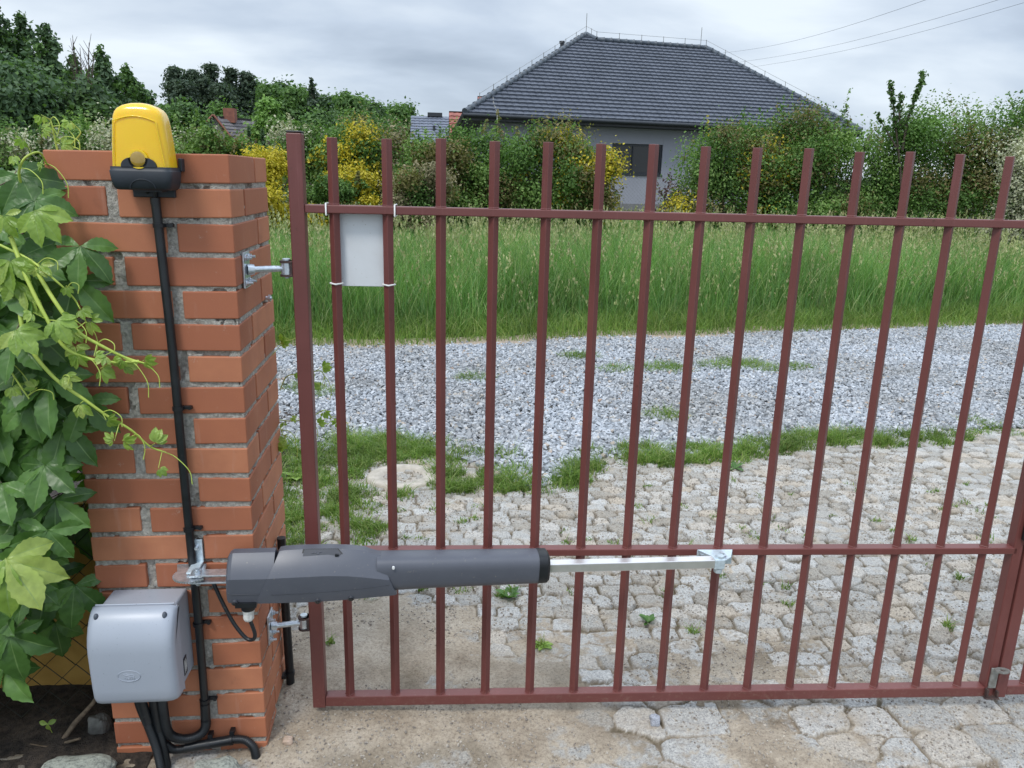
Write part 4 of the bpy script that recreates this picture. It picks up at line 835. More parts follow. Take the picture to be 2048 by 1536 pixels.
# drop bolt lug between the leaves
dl = empty('bolt_lug', 'worn steel bolt lug with a hole, low over the gap between the gate leaves', 'bolt lug', loc=tuple(gp(u_r+.008, -.03, 0.09)))
m = MB(); bxg(m, u_r-.010, u_r+.013, -.023, -.0185, 0.098, 0.166); kid(m.build('lug_strap', M['dullsteel'], dl, bevel=0.001, xf=GR), dl)
m = MB(); ring = []; c0 = (u_r+.012, -.036)
for k in range(20): t = 2*math.pi*k/20; ring.append((c0[0]+.022*math.cos(t), c0[1]+.014*math.sin(t)))
ring2 = [(c0[0]+.4*(x_-c0[0]), c0[1]+.4*(y_-c0[1])) for x_, y_ in ring]; nn_ = 20
m.add([(x_, y_, .170) for x_, y_ in ring]+[(x_, y_, .170) for x_, y_ in ring2]+[(x_, y_, .165) for x_, y_ in ring]+[(x_, y_, .165) for x_, y_ in ring2],
      [(i, (i+1) % nn_, (i+1) % nn_+nn_, i+nn_) for i in range(nn_)]+[((i+1) % nn_+2*nn_, i+2*nn_, i+3*nn_, (i+1) % nn_+3*nn_) for i in range(nn_)]+[(i+2*nn_, (i+1) % nn_+2*nn_, (i+1) % nn_, i) for i in range(nn_)]+[(i+nn_, (i+1) % nn_+nn_, (i+1) % nn_+3*nn_, i+3*nn_) for i in range(nn_)])
kid(m.build('lug_eye', M['dullsteel'], dl, xf=GR), dl)
m = MB(); bxg(m, u_r-.020, u_r+.024, -.034, -.0186, 0.066, 0.070); bxg(m, u_r-.016, u_r-.010, -.030, -.0186, .0705, .097); bxg(m, u_r+.016, u_r+.022, -.030, -.0186, .0705, .090); kid(m.build('rusty_keeper', M['rusty'], dl, bevel=0.001, xf=GR), dl)

# ================================================================== PLANTS: shrubs and trees
def crown(name, cl, n, leaf, mats, root, seed, aspect=0.6, strays=0.14, up=0.35, shell=2.2, keepmat=0.94, fuzzy=False, sig=0.27):
    """leaf-sized faces spread through a set of clumps; cl rows: x y z rx ry rz material"""
    rg = np.random.default_rng(seed); cl = np.array(cl, float); vol = (cl[:, 3]*cl[:, 4]*cl[:, 5])**0.75; c = rg.choice(len(cl), n, p=vol/vol.sum())
    d = rg.normal(size=(n, 3)); d /= np.linalg.norm(d, axis=1, keepdims=True); r = rg.random(n)**(1/shell)
    r = np.where(rg.random(n) < strays, r*1.32, r)*(0.88+0.3*vnoise(d[:, 0]*2.2+cl[c, 0]*3, d[:, 2]*2.2+d[:, 1]*1.7))
    if fuzzy: r = np.minimum(np.abs(rg.normal(0.60, sig, n)), 2.3)
    P = cl[c, :3]+d*r[:, None]*cl[c, 3:6]
    nr = d+rg.normal(size=(n, 3))*0.75+np.array([0, 0, up]); nr /= np.linalg.norm(nr, axis=1, keepdims=True)
    t = np.cross(nr, rg.normal(size=(n, 3))); t /= np.linalg.norm(t, axis=1, keepdims=True); b = np.cross(nr, t)
    s = leaf*rg.uniform(0.6, 1.35, n)[:, None]
    V = np.stack([P-t*s, P+b*s*aspect+nr*s*0.18, P+t*s, P-b*s*aspect+nr*s*0.18], 1).reshape(-1, 3)
    mi = np.where(rg.random(n) < keepmat, cl[c, 6], 0).astype(int)
    return np_mesh(name, V, np.arange(4*n).reshape(-1, 4), mats, parent=None, mi=mi)
def shrub(name, label, cat, px, top, wpx, Y, mats, wts, n=8500, leaf=0.034, seed=0, shoots=9, group=None, squash=1.0, basepx=None, lift=0.0):
    rg = random.Random(seed*7+3); x = float(at_depth(px, 440, Y)[0]); zt = float(at_depth(px, top, Y)[2]); zb = float(H(x, Y))+lift; h = zt-zb; wd = wpx/FPX*(Y+2)*0.5
    o = empty(name, label, cat, group, loc=(x, Y, zb)); cl = []
    K = 24
    for k in range(K):
        a = rg.uniform(0, 2*math.pi); rr = math.sqrt(rg.random())*0.78; zc = zb+h*(0.10+0.76*rg.random()); fr = 1-0.4*max(0, (zc-zb)/h-0.45)
        rad = h*rg.uniform(0.12, 0.23); cl.append((x+wd*rr*math.cos(a)*fr, Y+0.75*squash*rr*math.sin(a), zc, min(rad*1.3, wd*0.6), rad*squash, rad, rg.choices(range(len(mats)), wts)[0]))
    cl.append((x, Y, zb+h*0.35, wd*0.75, 0.6*squash, h*0.32, 0)); cl.append((x, Y, zb+h*0.6, wd*0.5, 0.5*squash, h*0.28, 0))
    stems = MB()
    for k in range(shoots):
        a = rg.uniform(-1, 1); b = rg.uniform(-.5, .5); zc = zb+h*rg.uniform(0.72, 0.93)*(1-0.25*abs(a)); L_ = h*rg.uniform(0.08, 0.2); mt = rg.choices(range(len(mats)), wts)[0]
        tx = rg.uniform(-.12, .12)*h
        for q in range(4): cl.append((x+a*wd*0.8+tx*q/4, Y+b, zc+L_*q/3.2, 0.085-0.014*q, 0.08, L_*0.22, mt))
    for k in range(6):
        a = rg.uniform(0, 2*math.pi); e = Vector((x+wd*0.6*math.cos(a), Y+0.4*math.sin(a), zb+h*rg.uniform(.5, .8))); s0 = Vector((x+rg.uniform(-.1, .1), Y+rg.uniform(-.1, .1), zb-0.05))
        stems.tube([s0, s0.lerp(e, .5)+Vector((0, 0, .1*h)), e], [0.03, 0.02, 0.008], 6)
    kid(stems.build('stems', M['bark'], o), o)
    kid(crown('foliage', cl, n, leaf, [M[q] for q in mats], o, seed, fuzzy=True), o); return o
G, F_, O_, Y_, C_, T_ = 'lf_green', 'lf_fresh', 'lf_olive', 'lf_yellow', 'lf_cream', 'lf_tan'
HG = 'flowering hedge shrubs beyond the meadow'
hedge = [
 ('shrub', 'dusky green shrub flecked with white buds, starting the hedge beyond the creeper', -30, 238, 210, 15.5, (G, F_, C_), (5, 3, 2)),
 ('shrub', 'loose green shrub with pale tips, behind the left corner of the brick pillar', 95, 246, 170, 16.0, (G, F_, C_, O_), (4, 3, 2, 2)),
 ('shrub', 'shrub with arching cream blossom sprays immediately left of the warning lamp', 200, 238, 110, 15.0, (G, C_, F_), (3, 4, 2)),
 ('shrub', 'light green bush dotted with pale flowers between warning lamp and old gabled house', 385, 246, 180, 15.5, (F_, G, C_), (5, 2, 2)),
 ('shrub', 'mixed brownish bush in front of the old gabled house', 472, 266, 110, 15.8, (G, O_, F_), (3, 3, 2)),
 ('golden_shrub', 'solid golden-yellow bush right beside the brick pillar', 530, 296, 130, 14.6, (Y_, Y_), (1, 7)),
 ('shrub', 'bush with creamy white flower heads behind the top of the gate\'s hinge post', 612, 246, 100, 17.2, (G, C_, Y_, F_), (3, 4, 1, 2)),
 ('golden_shrub', 'green bush with a crest of yellow leaves behind the first picket', 692, 247, 120, 16.9, (G, Y_, F_), (4, 2.4, 3)),
 ('golden_shrub', 'low bush with yellow patches just above the blank white panel', 690, 348, 130, 15.2, (G, Y_, O_), (4, 3.2, 2)),
 ('shrub', 'tall faded-brown bush standing between the first and second pickets', 768, 240, 130, 17.4, (G, O_, T_, F_), (3, 3, 1, 2)),
 ('shrub', 'dense low bush covered in faded tan blossom behind the third picket', 838, 326, 120, 14.9, (G, T_, O_), (1, 6, 1)),
 ('shrub', 'olive-brown bush below the small blue-grey tiled roof', 862, 276, 150, 16.5, (G, O_, F_), (3, 4, 2)),
 ('shrub', 'olive and yellow bush below the left corner of the big grey roof', 975, 262, 190, 16.8, (G, O_, Y_, F_), (3, 4, 1, 2)),
 ('shrub', 'green bush with tall shoots and yellow sprigs against the grey wall', 1085, 250, 190, 16.6, (G, F_, O_, Y_), (3, 3, 2, 1)),
 ('shrub', 'olive bush with a yellow patch overlapping the left side of the house window', 1172, 290, 110, 16.2, (G, O_, Y_), (3, 3, 2)),
 ('purple_shrub', 'sparse purple-leaved bush at the right end of the bare house wall', 1350, 345, 90, 17.6, ('lf_purple', G), (5, 2)),
 ('shrub', 'green-brown bush with a golden patch, right after the purple-leaved bush', 1440, 236, 210, 16.8, (G, O_, F_, Y_), (5, 3, 2, 1)),
 ('shrub', 'tall brown-tipped bush in front of the right slope of the big roof', 1545, 222, 190, 17.2, (G, O_, F_, Y_), (4, 3, 2, 1)),
 ('shrub', 'green bush with a hanging cream flower spray near the lower right roof corner', 1655, 232, 190, 16.6, (G, F_, O_, C_), (4, 3, 3, 1)),
 ('shrub', 'dark green bush at the foot of the leafy sapling', 1765, 238, 190, 17.0, (G, F_, O_), (5, 3, 3)),
 ('shrub', 'broad yellowish-green bush right of the leafy sapling', 1880, 208, 220, 17.3, (G, F_, O_), (3, 4, 3)),
 ('shrub', 'tall bush with sparse airy twigs on top near the right end of the hedge', 2000, 190, 200, 16.8, (G, O_, F_, C_), (3, 3, 3, 1)),
 ('shrub', 'green bush closing the hedge beyond the second gate leaf', 2130, 180, 230, 17.0, (G, F_, O_), (4, 3, 2)),
 ('blossom_shrub', 'bush bearing drooping creamy-white blossom beside the last picket of the gate leaf', 2040, 275, 100, 13.6, (C_, G, C_), (6, 2, 2)),
]
for i, (nm, lb, px, top, wpx, Yd, mats, wts) in enumerate(hedge):
    nn_ = 22000 if nm != 'purple_shrub' else 1800
    shrub(nm, lb, 'shrub', px, top-(34 if 1500 < px < 1700 else 14 if px > 1400 else 26 if 920 < px < 1120 and top < 300 else 8), wpx*1.2, Yd, mats, wts, nn_, 0.036 if Yd > 15 else 0.031, 60+i, 12, HG)
# leafy sapling in the hedge
sx_, sY = float(at_depth(1800, 440, 16.4)[0]), 16.4
sap = empty('sapling', 'thin leafy sapling with two upright twigs sticking out above the hedge', 'tree', loc=(sx_, sY, float(H(sx_, sY))))
m = MB(); cl = []
for pts in (((1805, 430), (1800, 330), (1790, 240), (1785, 200), (1781, 168)), ((1805, 300), (1815, 240), (1830, 195), (1842, 165), (1846, 146)), ((1800, 260), (1798, 215), (1802, 190)), ((1795, 300), (1755, 230))):
    P = [Vector(at_depth(a, b, sY)) for a, b in pts]; m.tube(P, [0.03-0.024*k/(len(P)-1) for k in range(len(P))], 6)
    for a, b in zip(P, P[1:]):
        for t in (0.1, 0.35, 0.6, 0.85, 1.0):
            q = a.lerp(b, t)
            if q.z > 2.8: cl.append((q.x, q.y, q.z, 0.09, 0.08, 0.075, 0))
kid(m.build('stem', M['bark'], sap), sap); kid(crown('foliage', cl, 900, 0.04, [M['lf_mid']], sap, 5, aspect=0.75, fuzzy=True), sap)

def tree(name, label, px, top, wpx, Y, mat, kind='round', n=7000, leaf=0.2, seed=0, group=None, mat2=None, base=None):
    rg = random.Random(seed); x = float(at_depth(px, 300, Y)[0]); zt = float(at_depth(px, top, Y)[2]); zb = float(H(x, Y)); h = zt-zb; wd = wpx/FPX*Y*0.5
    o = empty(name, label, 'tree', group, loc=(x, Y, zb)); cl = []; tr = MB(); bark = M['pinebark'] if kind == 'pine' else M['bark']
    tr.tube([(x, Y, zb-0.3), (x+rg.uniform(-.1, .1), Y, zb+h*0.4), (x+rg.uniform(-.2, .2), Y, zb+h*0.85)], [0.022*h+.03, 0.016*h+.02, 0.03], 8)
    if kind == 'round':
        for k in range(70):
            a = rg.uniform(0, 2*math.pi); t = rg.uniform(0.06, 0.96); prof_ = math.sin(math.pi*min(1, (t+0.12))**0.9)**0.6
            rr = wd*prof_*math.sqrt(rg.random())*0.85; rad = wd*rg.uniform(0.12, 0.28)
            cl.append((x+rr*math.cos(a), Y+rr*math.sin(a), zb+h*t*0.95, rad, rad, rad*0.8, rg.random() < 0.35 and mat2 is not None))
            if k < 8: tr.tube([(x, Y, zb+h*0.25), (x+rr*math.cos(a)*.8, Y+rr*math.sin(a)*.8, zb+h*t*.95)], [0.06, 0.02], 5)
    elif kind == 'spire':
        for k in range(96):
            t = ((k+rg.random())/96)**0.9; rr = wd*(1-t)**0.75*rg.uniform(0.05, 0.95); a = rg.uniform(0, 2*math.pi); rad = wd*(0.05+0.16*(1-t))*rg.uniform(.7, 1.4)
            cl.append((x+rr*math.cos(a)*.85, Y+rr*math.sin(a)*.85, zb+h*(0.05+0.95*t), rad, rad, rad*1.35, rg.random() < 0.3 and mat2 is not None))
            if k % 4 == 0: tr.tube([(x, Y, zb+h*t*.8), (x+rr*math.cos(a), Y+rr*math.sin(a), zb+h*(0.06+0.9*t))], [0.05, 0.015], 5)
    elif kind == 'pine':
        for k in range(90):
            t = 0.10+0.90*(k+rg.random())/90; rr = wd*(1.0-0.93*(max(0, t-0.3)/0.7)**1.05)*rg.uniform(0.35, 1.0); a = rg.uniform(0, 2*math.pi); rad = wd*rg.uniform(0.10, 0.22)
            cl.append((x+rr*math.cos(a), Y+rr*math.sin(a), zb+h*t, rad*1.4, rad*1.1, rad*0.55, 0))
            if k % 2 == 0: tr.tube([(x, Y, zb+h*(t-.05)), (x+rr*math.cos(a), Y+rr*math.sin(a), zb+h*t)], [0.06, 0.02], 5)
        cl.append((x, Y, zt-rad, rad*.6, rad*.6, rad, 0))
    kid(tr.build('trunk', bark, o), o); mts = [M[mat]]+([M[mat2]] if mat2 else [])
    kid(crown('crown', cl, n, leaf, mts, o, seed+500, aspect=0.62, up=0.5, fuzzy=True, sig=0.52), o); return o
D_, MD = 'lf_dark', 'lf_mid'
TL = [
 ('poplar_tree', 'tallest dark tree, cut off by the left edge of the view', -35, -20, 150, 44, D_, 'spire', MD),
 ('poplar_tree', 'tall dark tree with a pointed top, second from the left edge', 22, 12, 110, 45, D_, 'spire', MD),
 ('poplar_tree', 'tall dark tree just right of the highest tops on the left', 72, 32, 100, 46, D_, 'spire', MD),
 ('poplar_tree', 'dark tree whose top stands about halfway down the left slope of tops', 118, 55, 95, 45, D_, 'spire', MD),
 ('poplar_tree', 'dark tree beside the bare thin twigs in the left group', 165, 118, 90, 47, MD, 'spire', D_),
 ('poplar_tree', 'narrow pointed tree directly above the lamp\'s left shoulder', 220, 97, 80, 46, D_, 'spire', MD),
 ('poplar_tree', 'pointed tree directly above the yellow warning lamp', 268, 138, 75, 48, MD, 'spire', D_),
 ('broadleaf_tree', 'small tree ending the left group at the gap of open sky', 300, 172, 60, 50, D_, 'round', MD),
 ('broadleaf_tree', 'broad round dark tree low in front of the tall trees at the left', 50, 140, 270, 34, D_, 'round', MD),
 ('broadleaf_tree', 'rounded green tree low behind the lamp\'s left side', 185, 168, 170, 36, MD, 'round', D_),
]
for i, (nm, lb, px, top, wpx, Yd, mt, kd, m2) in enumerate(TL): tree(nm, lb, px, top, wpx*(2.5 if kd == 'spire' else 1.4), Yd, mt, kd, 26000, 0.13, 300+i, 'tall trees behind the hedge at the left', m2)
m = MB()
tw = empty('bare_tree', 'thin bare twiggy tree showing against the sky among the dark trees', 'tree', loc=(float(at_depth(160, 300, 44)[0]), 44, .7))
for a, b in ((145, 72), (160, 95), (178, 85), (188, 98), (150, 110)):
    P0 = Vector(at_depth(160+(a-160)*.3, 260, 44)); P1 = Vector(at_depth(a, b, 44)); m.tube([P0, P0.lerp(P1, .6)+Vector((.1, 0, 0)), P1], [.09, .04, .012], 5)
    for k in range(9):
        t = .5+.05*k; q = P0.lerp(P1, t); m.tube([q, q+Vector((random.uniform(-.5, .5), 0, random.uniform(.4, .9)))], [.02, .008], 4)
kid(m.build('branches', M['bark'], tw), tw)
for i, (px, top, wpx) in enumerate(((362, 143, 60), (395, 145, 58), (432, 140, 58), (470, 142, 56), (502, 150, 56), (380, 165, 70), (450, 168, 70), (415, 158, 60))):
    words_ = ['leftmost pine on the hill, at the edge of the sky gap', 'pine next to the leftmost one on the hill crest', 'pine on the crest above the old house\'s chimney', 'fourth pine along the hill crest', 'last pine of the crest before the leafy trees begin', 'lower pine in front at the left of the pine stand', 'lower pine in front at the right of the pine stand', 'lower pine in the middle of the pine stand']
    tree('pine_tree', words_[i], px, top-(6, 2, 8, 3, 4, 0, 0, 0)[i], wpx*1.45, (88 if i < 5 else 82)+i, 'lf_needle', 'pine', 12000, 0.17, 400+i, 'pines on the hill')
for i, (px, top, wpx, Yd, lb) in enumerate(((518, 158, 90, 98, 'far leafy tree filling the notch between pines and leafy crest'), (568, 163, 90, 99, 'far leafy tree on the crest left of the spruce tip'), (610, 178, 90, 97, 'far leafy tree right behind the spruce tip'),
    (678, 190, 90, 98, 'far leafy tree on the crest above the hinge post'), (722, 193, 90, 99, 'far leafy tree on the crest above the blank panel'), (772, 205, 90, 98, 'far leafy tree on the crest sloping towards the blue-grey roof'), (812, 214, 80, 99, 'far leafy tree whose top peeps just left of the blue-grey roof'))):
    tree('broadleaf_tree', lb, px, top-4, wpx*1.5, Yd, D_ if i % 2 else MD, 'round', 12000, 0.22, 520+i, 'leafy trees on the hill', 'lf_green')
for i, (px, top, wpx, Yd, lb) in enumerate(((548, 165, 80, 84, 'green leafy tree on the hill just right of the pines'), (592, 168, 70, 80, 'leafy tree on the crest above the bright round tree'),
    (655, 188, 70, 82, 'leafy tree right of the dark spruce tip on the hill'), (700, 190, 75, 78, 'full green tree above the second picket of the gate'), (748, 198, 70, 80, 'leafy tree towards the right end of the wood'),
    (795, 212, 70, 84, 'low tree sloping down to the small blue-grey roof'), (835, 236, 50, 95, 'last small tree of the wood beside the small blue-grey roof'),
    (330, 210, 70, 62, 'leafy tree behind the right side of the warning lamp'), (375, 205, 90, 58, 'broad green tree between the lamp and the old house'), (448, 207, 90, 66, 'green tree right behind the old gabled house'),
    (640, 225, 100, 60, 'green tree behind the cream-flowered bush'), (725, 232, 120, 56, 'wide green tree low behind the hedge\'s yellow crest'))):
    tree('broadleaf_tree', lb, px, top, wpx*1.95, Yd, MD, 'round', 18000, 0.19 if Yd > 70 else 0.15, 450+i, 'leafy trees on the hill', 'lf_green' if i % 2 else D_)
tree('spruce_tree', 'single dark spruce tip sticking out of the leafy trees on the hill', 628, 160, 95, 79, 'lf_needle', 'spire', 5000, 0.2, 480)
tree('willow_tree', 'bright green round tree between the old house and the gate post', 540, 190, 125, 38, 'lf_willow', 'round', 20000, 0.10, 481, None, 'lf_willow')
tree('willow_tree', 'smaller light green tree touching the right side of the bright round tree', 590, 232, 60, 37, 'lf_willow', 'round', 6000, 0.1, 482, None, MD)
for px, top, lb in ((425, 252, 'small dark columnar conifer directly in front of the old house'), (500, 252, 'small dark columnar conifer right of the old house roof'), (527, 256, 'dark conifer half hidden at the foot of the bright round tree')):
    tree('conifer_tree', lb, px, top, 24, 22, D_, 'spire', 3000, 0.06, int(px), 'small conifers by the old house')

# ================================================================== HOUSES
def plane_hit(px, py, P0, nrm):
    d = CF+CR*(px-1024)/FPX-CU*(py-768)/FPX; s = np.dot(nrm, np.array(P0)-CAMP)/np.dot(nrm, d); return Vector(CAMP+d*s)
EL = Vector(at_depth(930, 226, 30.0)); lo, hi = 30.0, 45.0
for _ in range(40):
    mid = (lo+hi)/2
    if at_depth(1722, 263, mid)[2] < EL.z: lo = mid
    else: hi = mid
ER = Vector(at_depth(1722, 263, lo)); e_ax = (ER-EL).normalized(); n_h = Vector((-e_ax.y, e_ax.x, 0)); PITCH_R = math.radians(33)
s_ax = n_h*math.cos(PITCH_R)+Vector((0, 0, 1))*math.sin(PITCH_R); rn = e_ax.cross(s_ax).normalized()
def roofuv(px, py): q = plane_hit(px, py, EL, rn)-EL; return q.dot(e_ax), q.dot(s_ax)
AP, V1, V2 = roofuv(1172, 70), roofuv(1196, 86), roofuv(1408, 93); LEN = (ER-EL).length
rv = (V1[1]+V2[1])/2
house = empty('bungalow', 'grey rendered bungalow with a large graphite tiled hip roof beyond the hedge', 'house', loc=tuple(EL+e_ax*LEN/2-Vector((0, 0, EL.z-float(H(EL.x, EL.y))))))
def RP(a, s, lift=0.0): return EL+e_ax*a+s_ax*s+rn*lift
rows = 25; per = AP[1]/rows; vs = []; fs = []
for r in range(rows):
    s0_, s1_ = r*per, (r+1)*per; 
    sm_ = (s0_+s1_)/2; aL = AP[0]*sm_/AP[1]
    aR = LEN+(V2[0]-LEN)*sm_/rv if sm_ < rv else V1[0]+(AP[0]-V1[0])*(sm_-rv)/(AP[1]-rv)
    if aR-aL < 0.15: aR = aL+0.15
    na = max(2, int((aR-aL)/0.055)); b = len(vs)
    for q in range(3):
        s_ = (s0_-0.03, s0_+0.0, s1_)[q]; ht = (-0.03, 0.070, 0.0)[q]
        for k in range(na+1):
            a = aL+(aR-aL)*k/na; wv = 0.026*abs(math.sin(math.pi*a/0.30))**0.8
            vs.append(RP(a, s_-(0.02 if q < 2 else 0)*math.sin(math.pi*a/0.3)**2, ht+(wv if q else 0)))
    for q in range(2):
        for k in range(na): i = b+q*(na+1)+k; fs.append((i, i+1, i+na+2, i+na+1))
mr = MB(); mr.add(vs, fs, False)
ap, v1_, v2_ = RP(*AP), RP(V1[0], rv), RP(V2[0], rv); dep_ = 2*AP[1]*math.cos(PITCH_R)
n_b = Vector((-0.01, 1, 0)).normalized(); LB = EL+n_b*dep_; RB = ER+n_b*dep_; v1b = EL+e_ax*V1[0]+n_b*(dep_-rv*math.cos(PITCH_R)); v1b.z = v1_.z; v2b = v1b+(v2_-v1_)
mr.add([EL, ap, LB, v1_, v1b, v2_, v2b, ER, RB], [(0, 2, 1), (3, 5, 6, 4), (1, 4, 3), (1, 2, 4), (2, 8, 6, 4), (5, 7, 8, 6)])
roof = kid(mr.build('roof', M['rooftile'], house), house)
m = MB()
def ridge(a, b, r=0.13):
    a, b = Vector(a), Vector(b); L_ = (b-a).length; n = int(L_/0.36); pts = []; rr = []
    for k in range(n):
        for t, q in ((0.0, 1.12), (0.06, 1.12), (0.08, 1.0), (0.98, 0.86)): pts.append(a.lerp(b, (k+t)/n)+Vector((0, 0, 0.05))); rr.append(r*q)
    m.tube(pts, rr, 10)
ridge(EL, ap); ridge(v1_, ap, .12); ridge(v2_, v1_, .12); ridge(ER, v2_)
kid(m.build('ridge_tiles', M['ridge'], house), house)
m = MB(); g0 = EL-n_h*0.08+Vector((0, 0, -0.07)); m.tube([g0-e_ax*.1, g0+e_ax*(LEN+.1)], 0.08, 10); m.tube([g0-e_ax*.08, g0-e_ax*.08+n_b*(dep_+.1)], 0.08, 10)
kid(m.build('gutter', M['gutter'], house), house)
m = MB(); sof = 0.75
def bq(o, a0, a1, b0, b1, z0, z1): return m.hexa([o+e_ax*a0+n_b*b0+Vector((0, 0, z0)), o+e_ax*a1+n_b*b0+Vector((0, 0, z0)), o+e_ax*a1+n_b*b1+Vector((0, 0, z0)), o+e_ax*a0+n_b*b1+Vector((0, 0, z0))],
    [o+e_ax*a0+n_b*b0+Vector((0, 0, z1)), o+e_ax*a1+n_b*b0+Vector((0, 0, z1)), o+e_ax*a1+n_b*b1+Vector((0, 0, z1)), o+e_ax*a0+n_b*b1+Vector((0, 0, z1))])
bq(EL, 0.02, LEN-.02, 0.02, dep_-.02, -0.24, -0.04); kid(m.build('soffit', M['soffit'], house), house)
zg = float(H(EL.x, EL.y+2))-0.3; zw = EL.z-0.245
WO = EL+e_ax*sof+n_b*sof; wn = np.array(n_h)
w1 = plane_hit(1225, 286, WO, wn)-WO; w2 = plane_hit(1322, 350, WO, wn)-WO
wa0, wa1, wz1, wz0 = w1.dot(e_ax), w2.dot(e_ax), w1.z, w2.z
WL = LEN-2*sof; zz0, zz1 = zg-EL.z, zw-EL.z
m = MB()      # wall pieces round the window opening
bq(WO, 0, wa0, 0, dep_-2*sof, zz0, zz1); bq(WO, wa1, WL, 0, dep_-2*sof, zz0, zz1); bq(WO, wa0+.001, wa1-.001, 0.002, 3, zz0, wz0); bq(WO, wa0+.001, wa1-.001, 0.002, 3, wz1, zz1-.002); bq(WO, wa0+.001, wa1-.001, 0.5, 3, wz0, wz1)
kid(m.build('wall', M['wall'], house), house)
m = MB(); bq(WO, -.02, WL+.02, -.02, .3, zz0, float(at_depth(1280, 408, WO.y+1)[2])-EL.z); kid(m.build('plinth', M['plinth'], house), house)
m = MB(); fw = 0.09; bq(WO, wa0, wa1, .08, .16, wz1-fw, wz1); bq(WO, wa0, wa1, .08, .16, wz0, wz0+fw); bq(WO, wa0, wa0+fw, .079, .161, wz0, wz1); bq(WO, wa1-fw, wa1, .079, .161, wz0, wz1); bq(WO, wa0+(wa1-wa0)*.42-.03, wa0+(wa1-wa0)*.42+.03, .078, .162, wz0, wz1)
wf = m.build('window', M['frame'], house); kid(wf, house)
m = MB(); bq(WO, wa0+.02, wa1-.02, .118, .126, wz0+.02, wz1-.02); pn = m.build('pane', M['glass'], wf)
m = MB(); bq(WO, wa0-.05, wa1+.05, -.05, .1, wz0-.06, wz0-.001); pn = m.build('sill', M['gutter'], wf)
m = MB(); c_ = RP(*roofuv(1135, 108)); c_ = Vector(at_depth(1124, 88, EL.y+6.5)); m.tube([c_-Vector((0, 0, 1.2)), c_], .09, 10); m.tube([c_+Vector((0, 0, .02)), c_+Vector((0, 0, .12))], .13, 10); kid(m.build('vent_pipe', M['gutter'], house), house)
# lightning conductor on little posts
m = MB()
def wire(a, b, post=1.0, hgt=0.26):
    a, b = Vector(a)+Vector((0, 0, .12)), Vector(b)+Vector((0, 0, .12)); n = max(2, int((b-a).length/post)); m.tube([a+Vector((0, 0, hgt)), b+Vector((0, 0, hgt))], 0.007, 4)
    for k in range(n+1): q = a.lerp(b, k/n); m.tube([q, q+Vector((0, 0, hgt+.03))], 0.013, 4)
wire(RP(AP[0]*.1, AP[1]*.1), ap); wire(v1_, v2_, 1.1); wire(ap, v1_, 1.5); wire(v2_, RP(V2[0]+(LEN-V2[0])*.93, rv*.07), 1.1)
m.tube([ap, ap+Vector((0, 0, .95))], .014, 4); m.tube([v2_-e_ax*.3, v2_-e_ax*.3+Vector((0, 0, .95))], .014, 4)
q = [Vector(plane_hit(a, b, EL-n_h*.1, rn)) for a, b in ((985, 180), (987, 205), (995, 228), (994, 245))]; m.tube(q, .022, 5)
kid(m.build('lightning_conductor', M['dullsteel'], house), house)
# small roofs further back
def tiled(o_, u, s, lu, ls, mat, pu=0.3, ps=0.35, name='roof', parent=None):
    vs = []; fs = []; rws = int(ls/ps); u = Vector(u); s = Vector(s); nr_ = u.cross(s).normalized(); o_ = Vector(o_)
    for r in range(rws):
        na = int(lu/0.075); b = len(vs)
        for q in range(3):
            sv = (r*ps-.02, r*ps, (r+1)*ps)[q]
            for k in range(na+1): a = lu*k/na; vs.append(o_+u*a+s*sv+nr_*((0, .06, .01)[q]+(.03*abs(math.sin(math.pi*a/pu)) if q else 0)))
        for q in range(2):
            for k in range(na): i = b+q*(na+1)+k; fs.append((i, i+1, i+na+2, i+na+1))
    mm = MB(); mm.add(vs, fs); return mm
def far_house(label, pxL, pyT, pxR, pyB, Y, tile, name='house', wallmat='paleplaster', pitch=38, pu=.3, ps=.35, ext=0.0):
    TLp = Vector(at_depth(pxL, pyT, Y+3)); TRp = Vector(at_depth(pxR, pyT, Y+3)); ztop = TLp.z; zbot = float(at_depth(pxL, pyB, Y)[2]); ls = (ztop-zbot)/math.sin(math.radians(pitch)); lu = (TRp-TLp).length+ext
    u = (TRp-TLp); u.z = 0; u.normalize(); back = Vector((-u.y, u.x, 0)); s = back*math.cos(math.radians(pitch))+Vector((0, 0, math.sin(math.radians(pitch))))
    o0 = TLp-s*ls; h = empty(name, label, 'house', loc=tuple(o0-Vector((0, 0, o0.z-float(H(o0.x, o0.y))))))
    mm = tiled(o0, u, s, lu, ls, tile, pu, ps)
    sb = -back*math.cos(math.radians(pitch))+Vector((0, 0, math.sin(math.radians(pitch)))); tp = o0+s*ls; mm.add([tp, tp+u*lu, tp+u*lu-sb*ls, tp-sb*ls], [(0, 1, 2, 3)])
    kid(mm.build('roof', tile, h), h)
    w_ = MB(); dpt = 2*ls*math.cos(math.radians(pitch)); z0 = float(H(o0.x, o0.y))-.3
    a0 = o0+u*.25+back*.3; a1 = o0+u*(lu-.25)+back*.3; b0_ = a0+back*(dpt-.6); b1_ = a1+back*(dpt-.6)
    def Z(p, z_): return Vector((p.x, p.y, z_))
    w_.hexa([Z(a0, z0), Z(a1, z0), Z(b1_, z0), Z(b0_, z0)], [Z(a0, o0.z+.1), Z(a1, o0.z+.1), Z(b1_, o0.z+.1), Z(b0_, o0.z+.1)])
    for p, q in ((a0, b0_), (a1, b1_)): w_.add([Z(p, o0.z), Z(q, o0.z), Z((p+q)/2, tp.z-.25)], [(0, 1, 2)])
    kid(w_.build('wall', M[wallmat], h), h); return h, o0, u, s, lu, ls, tp
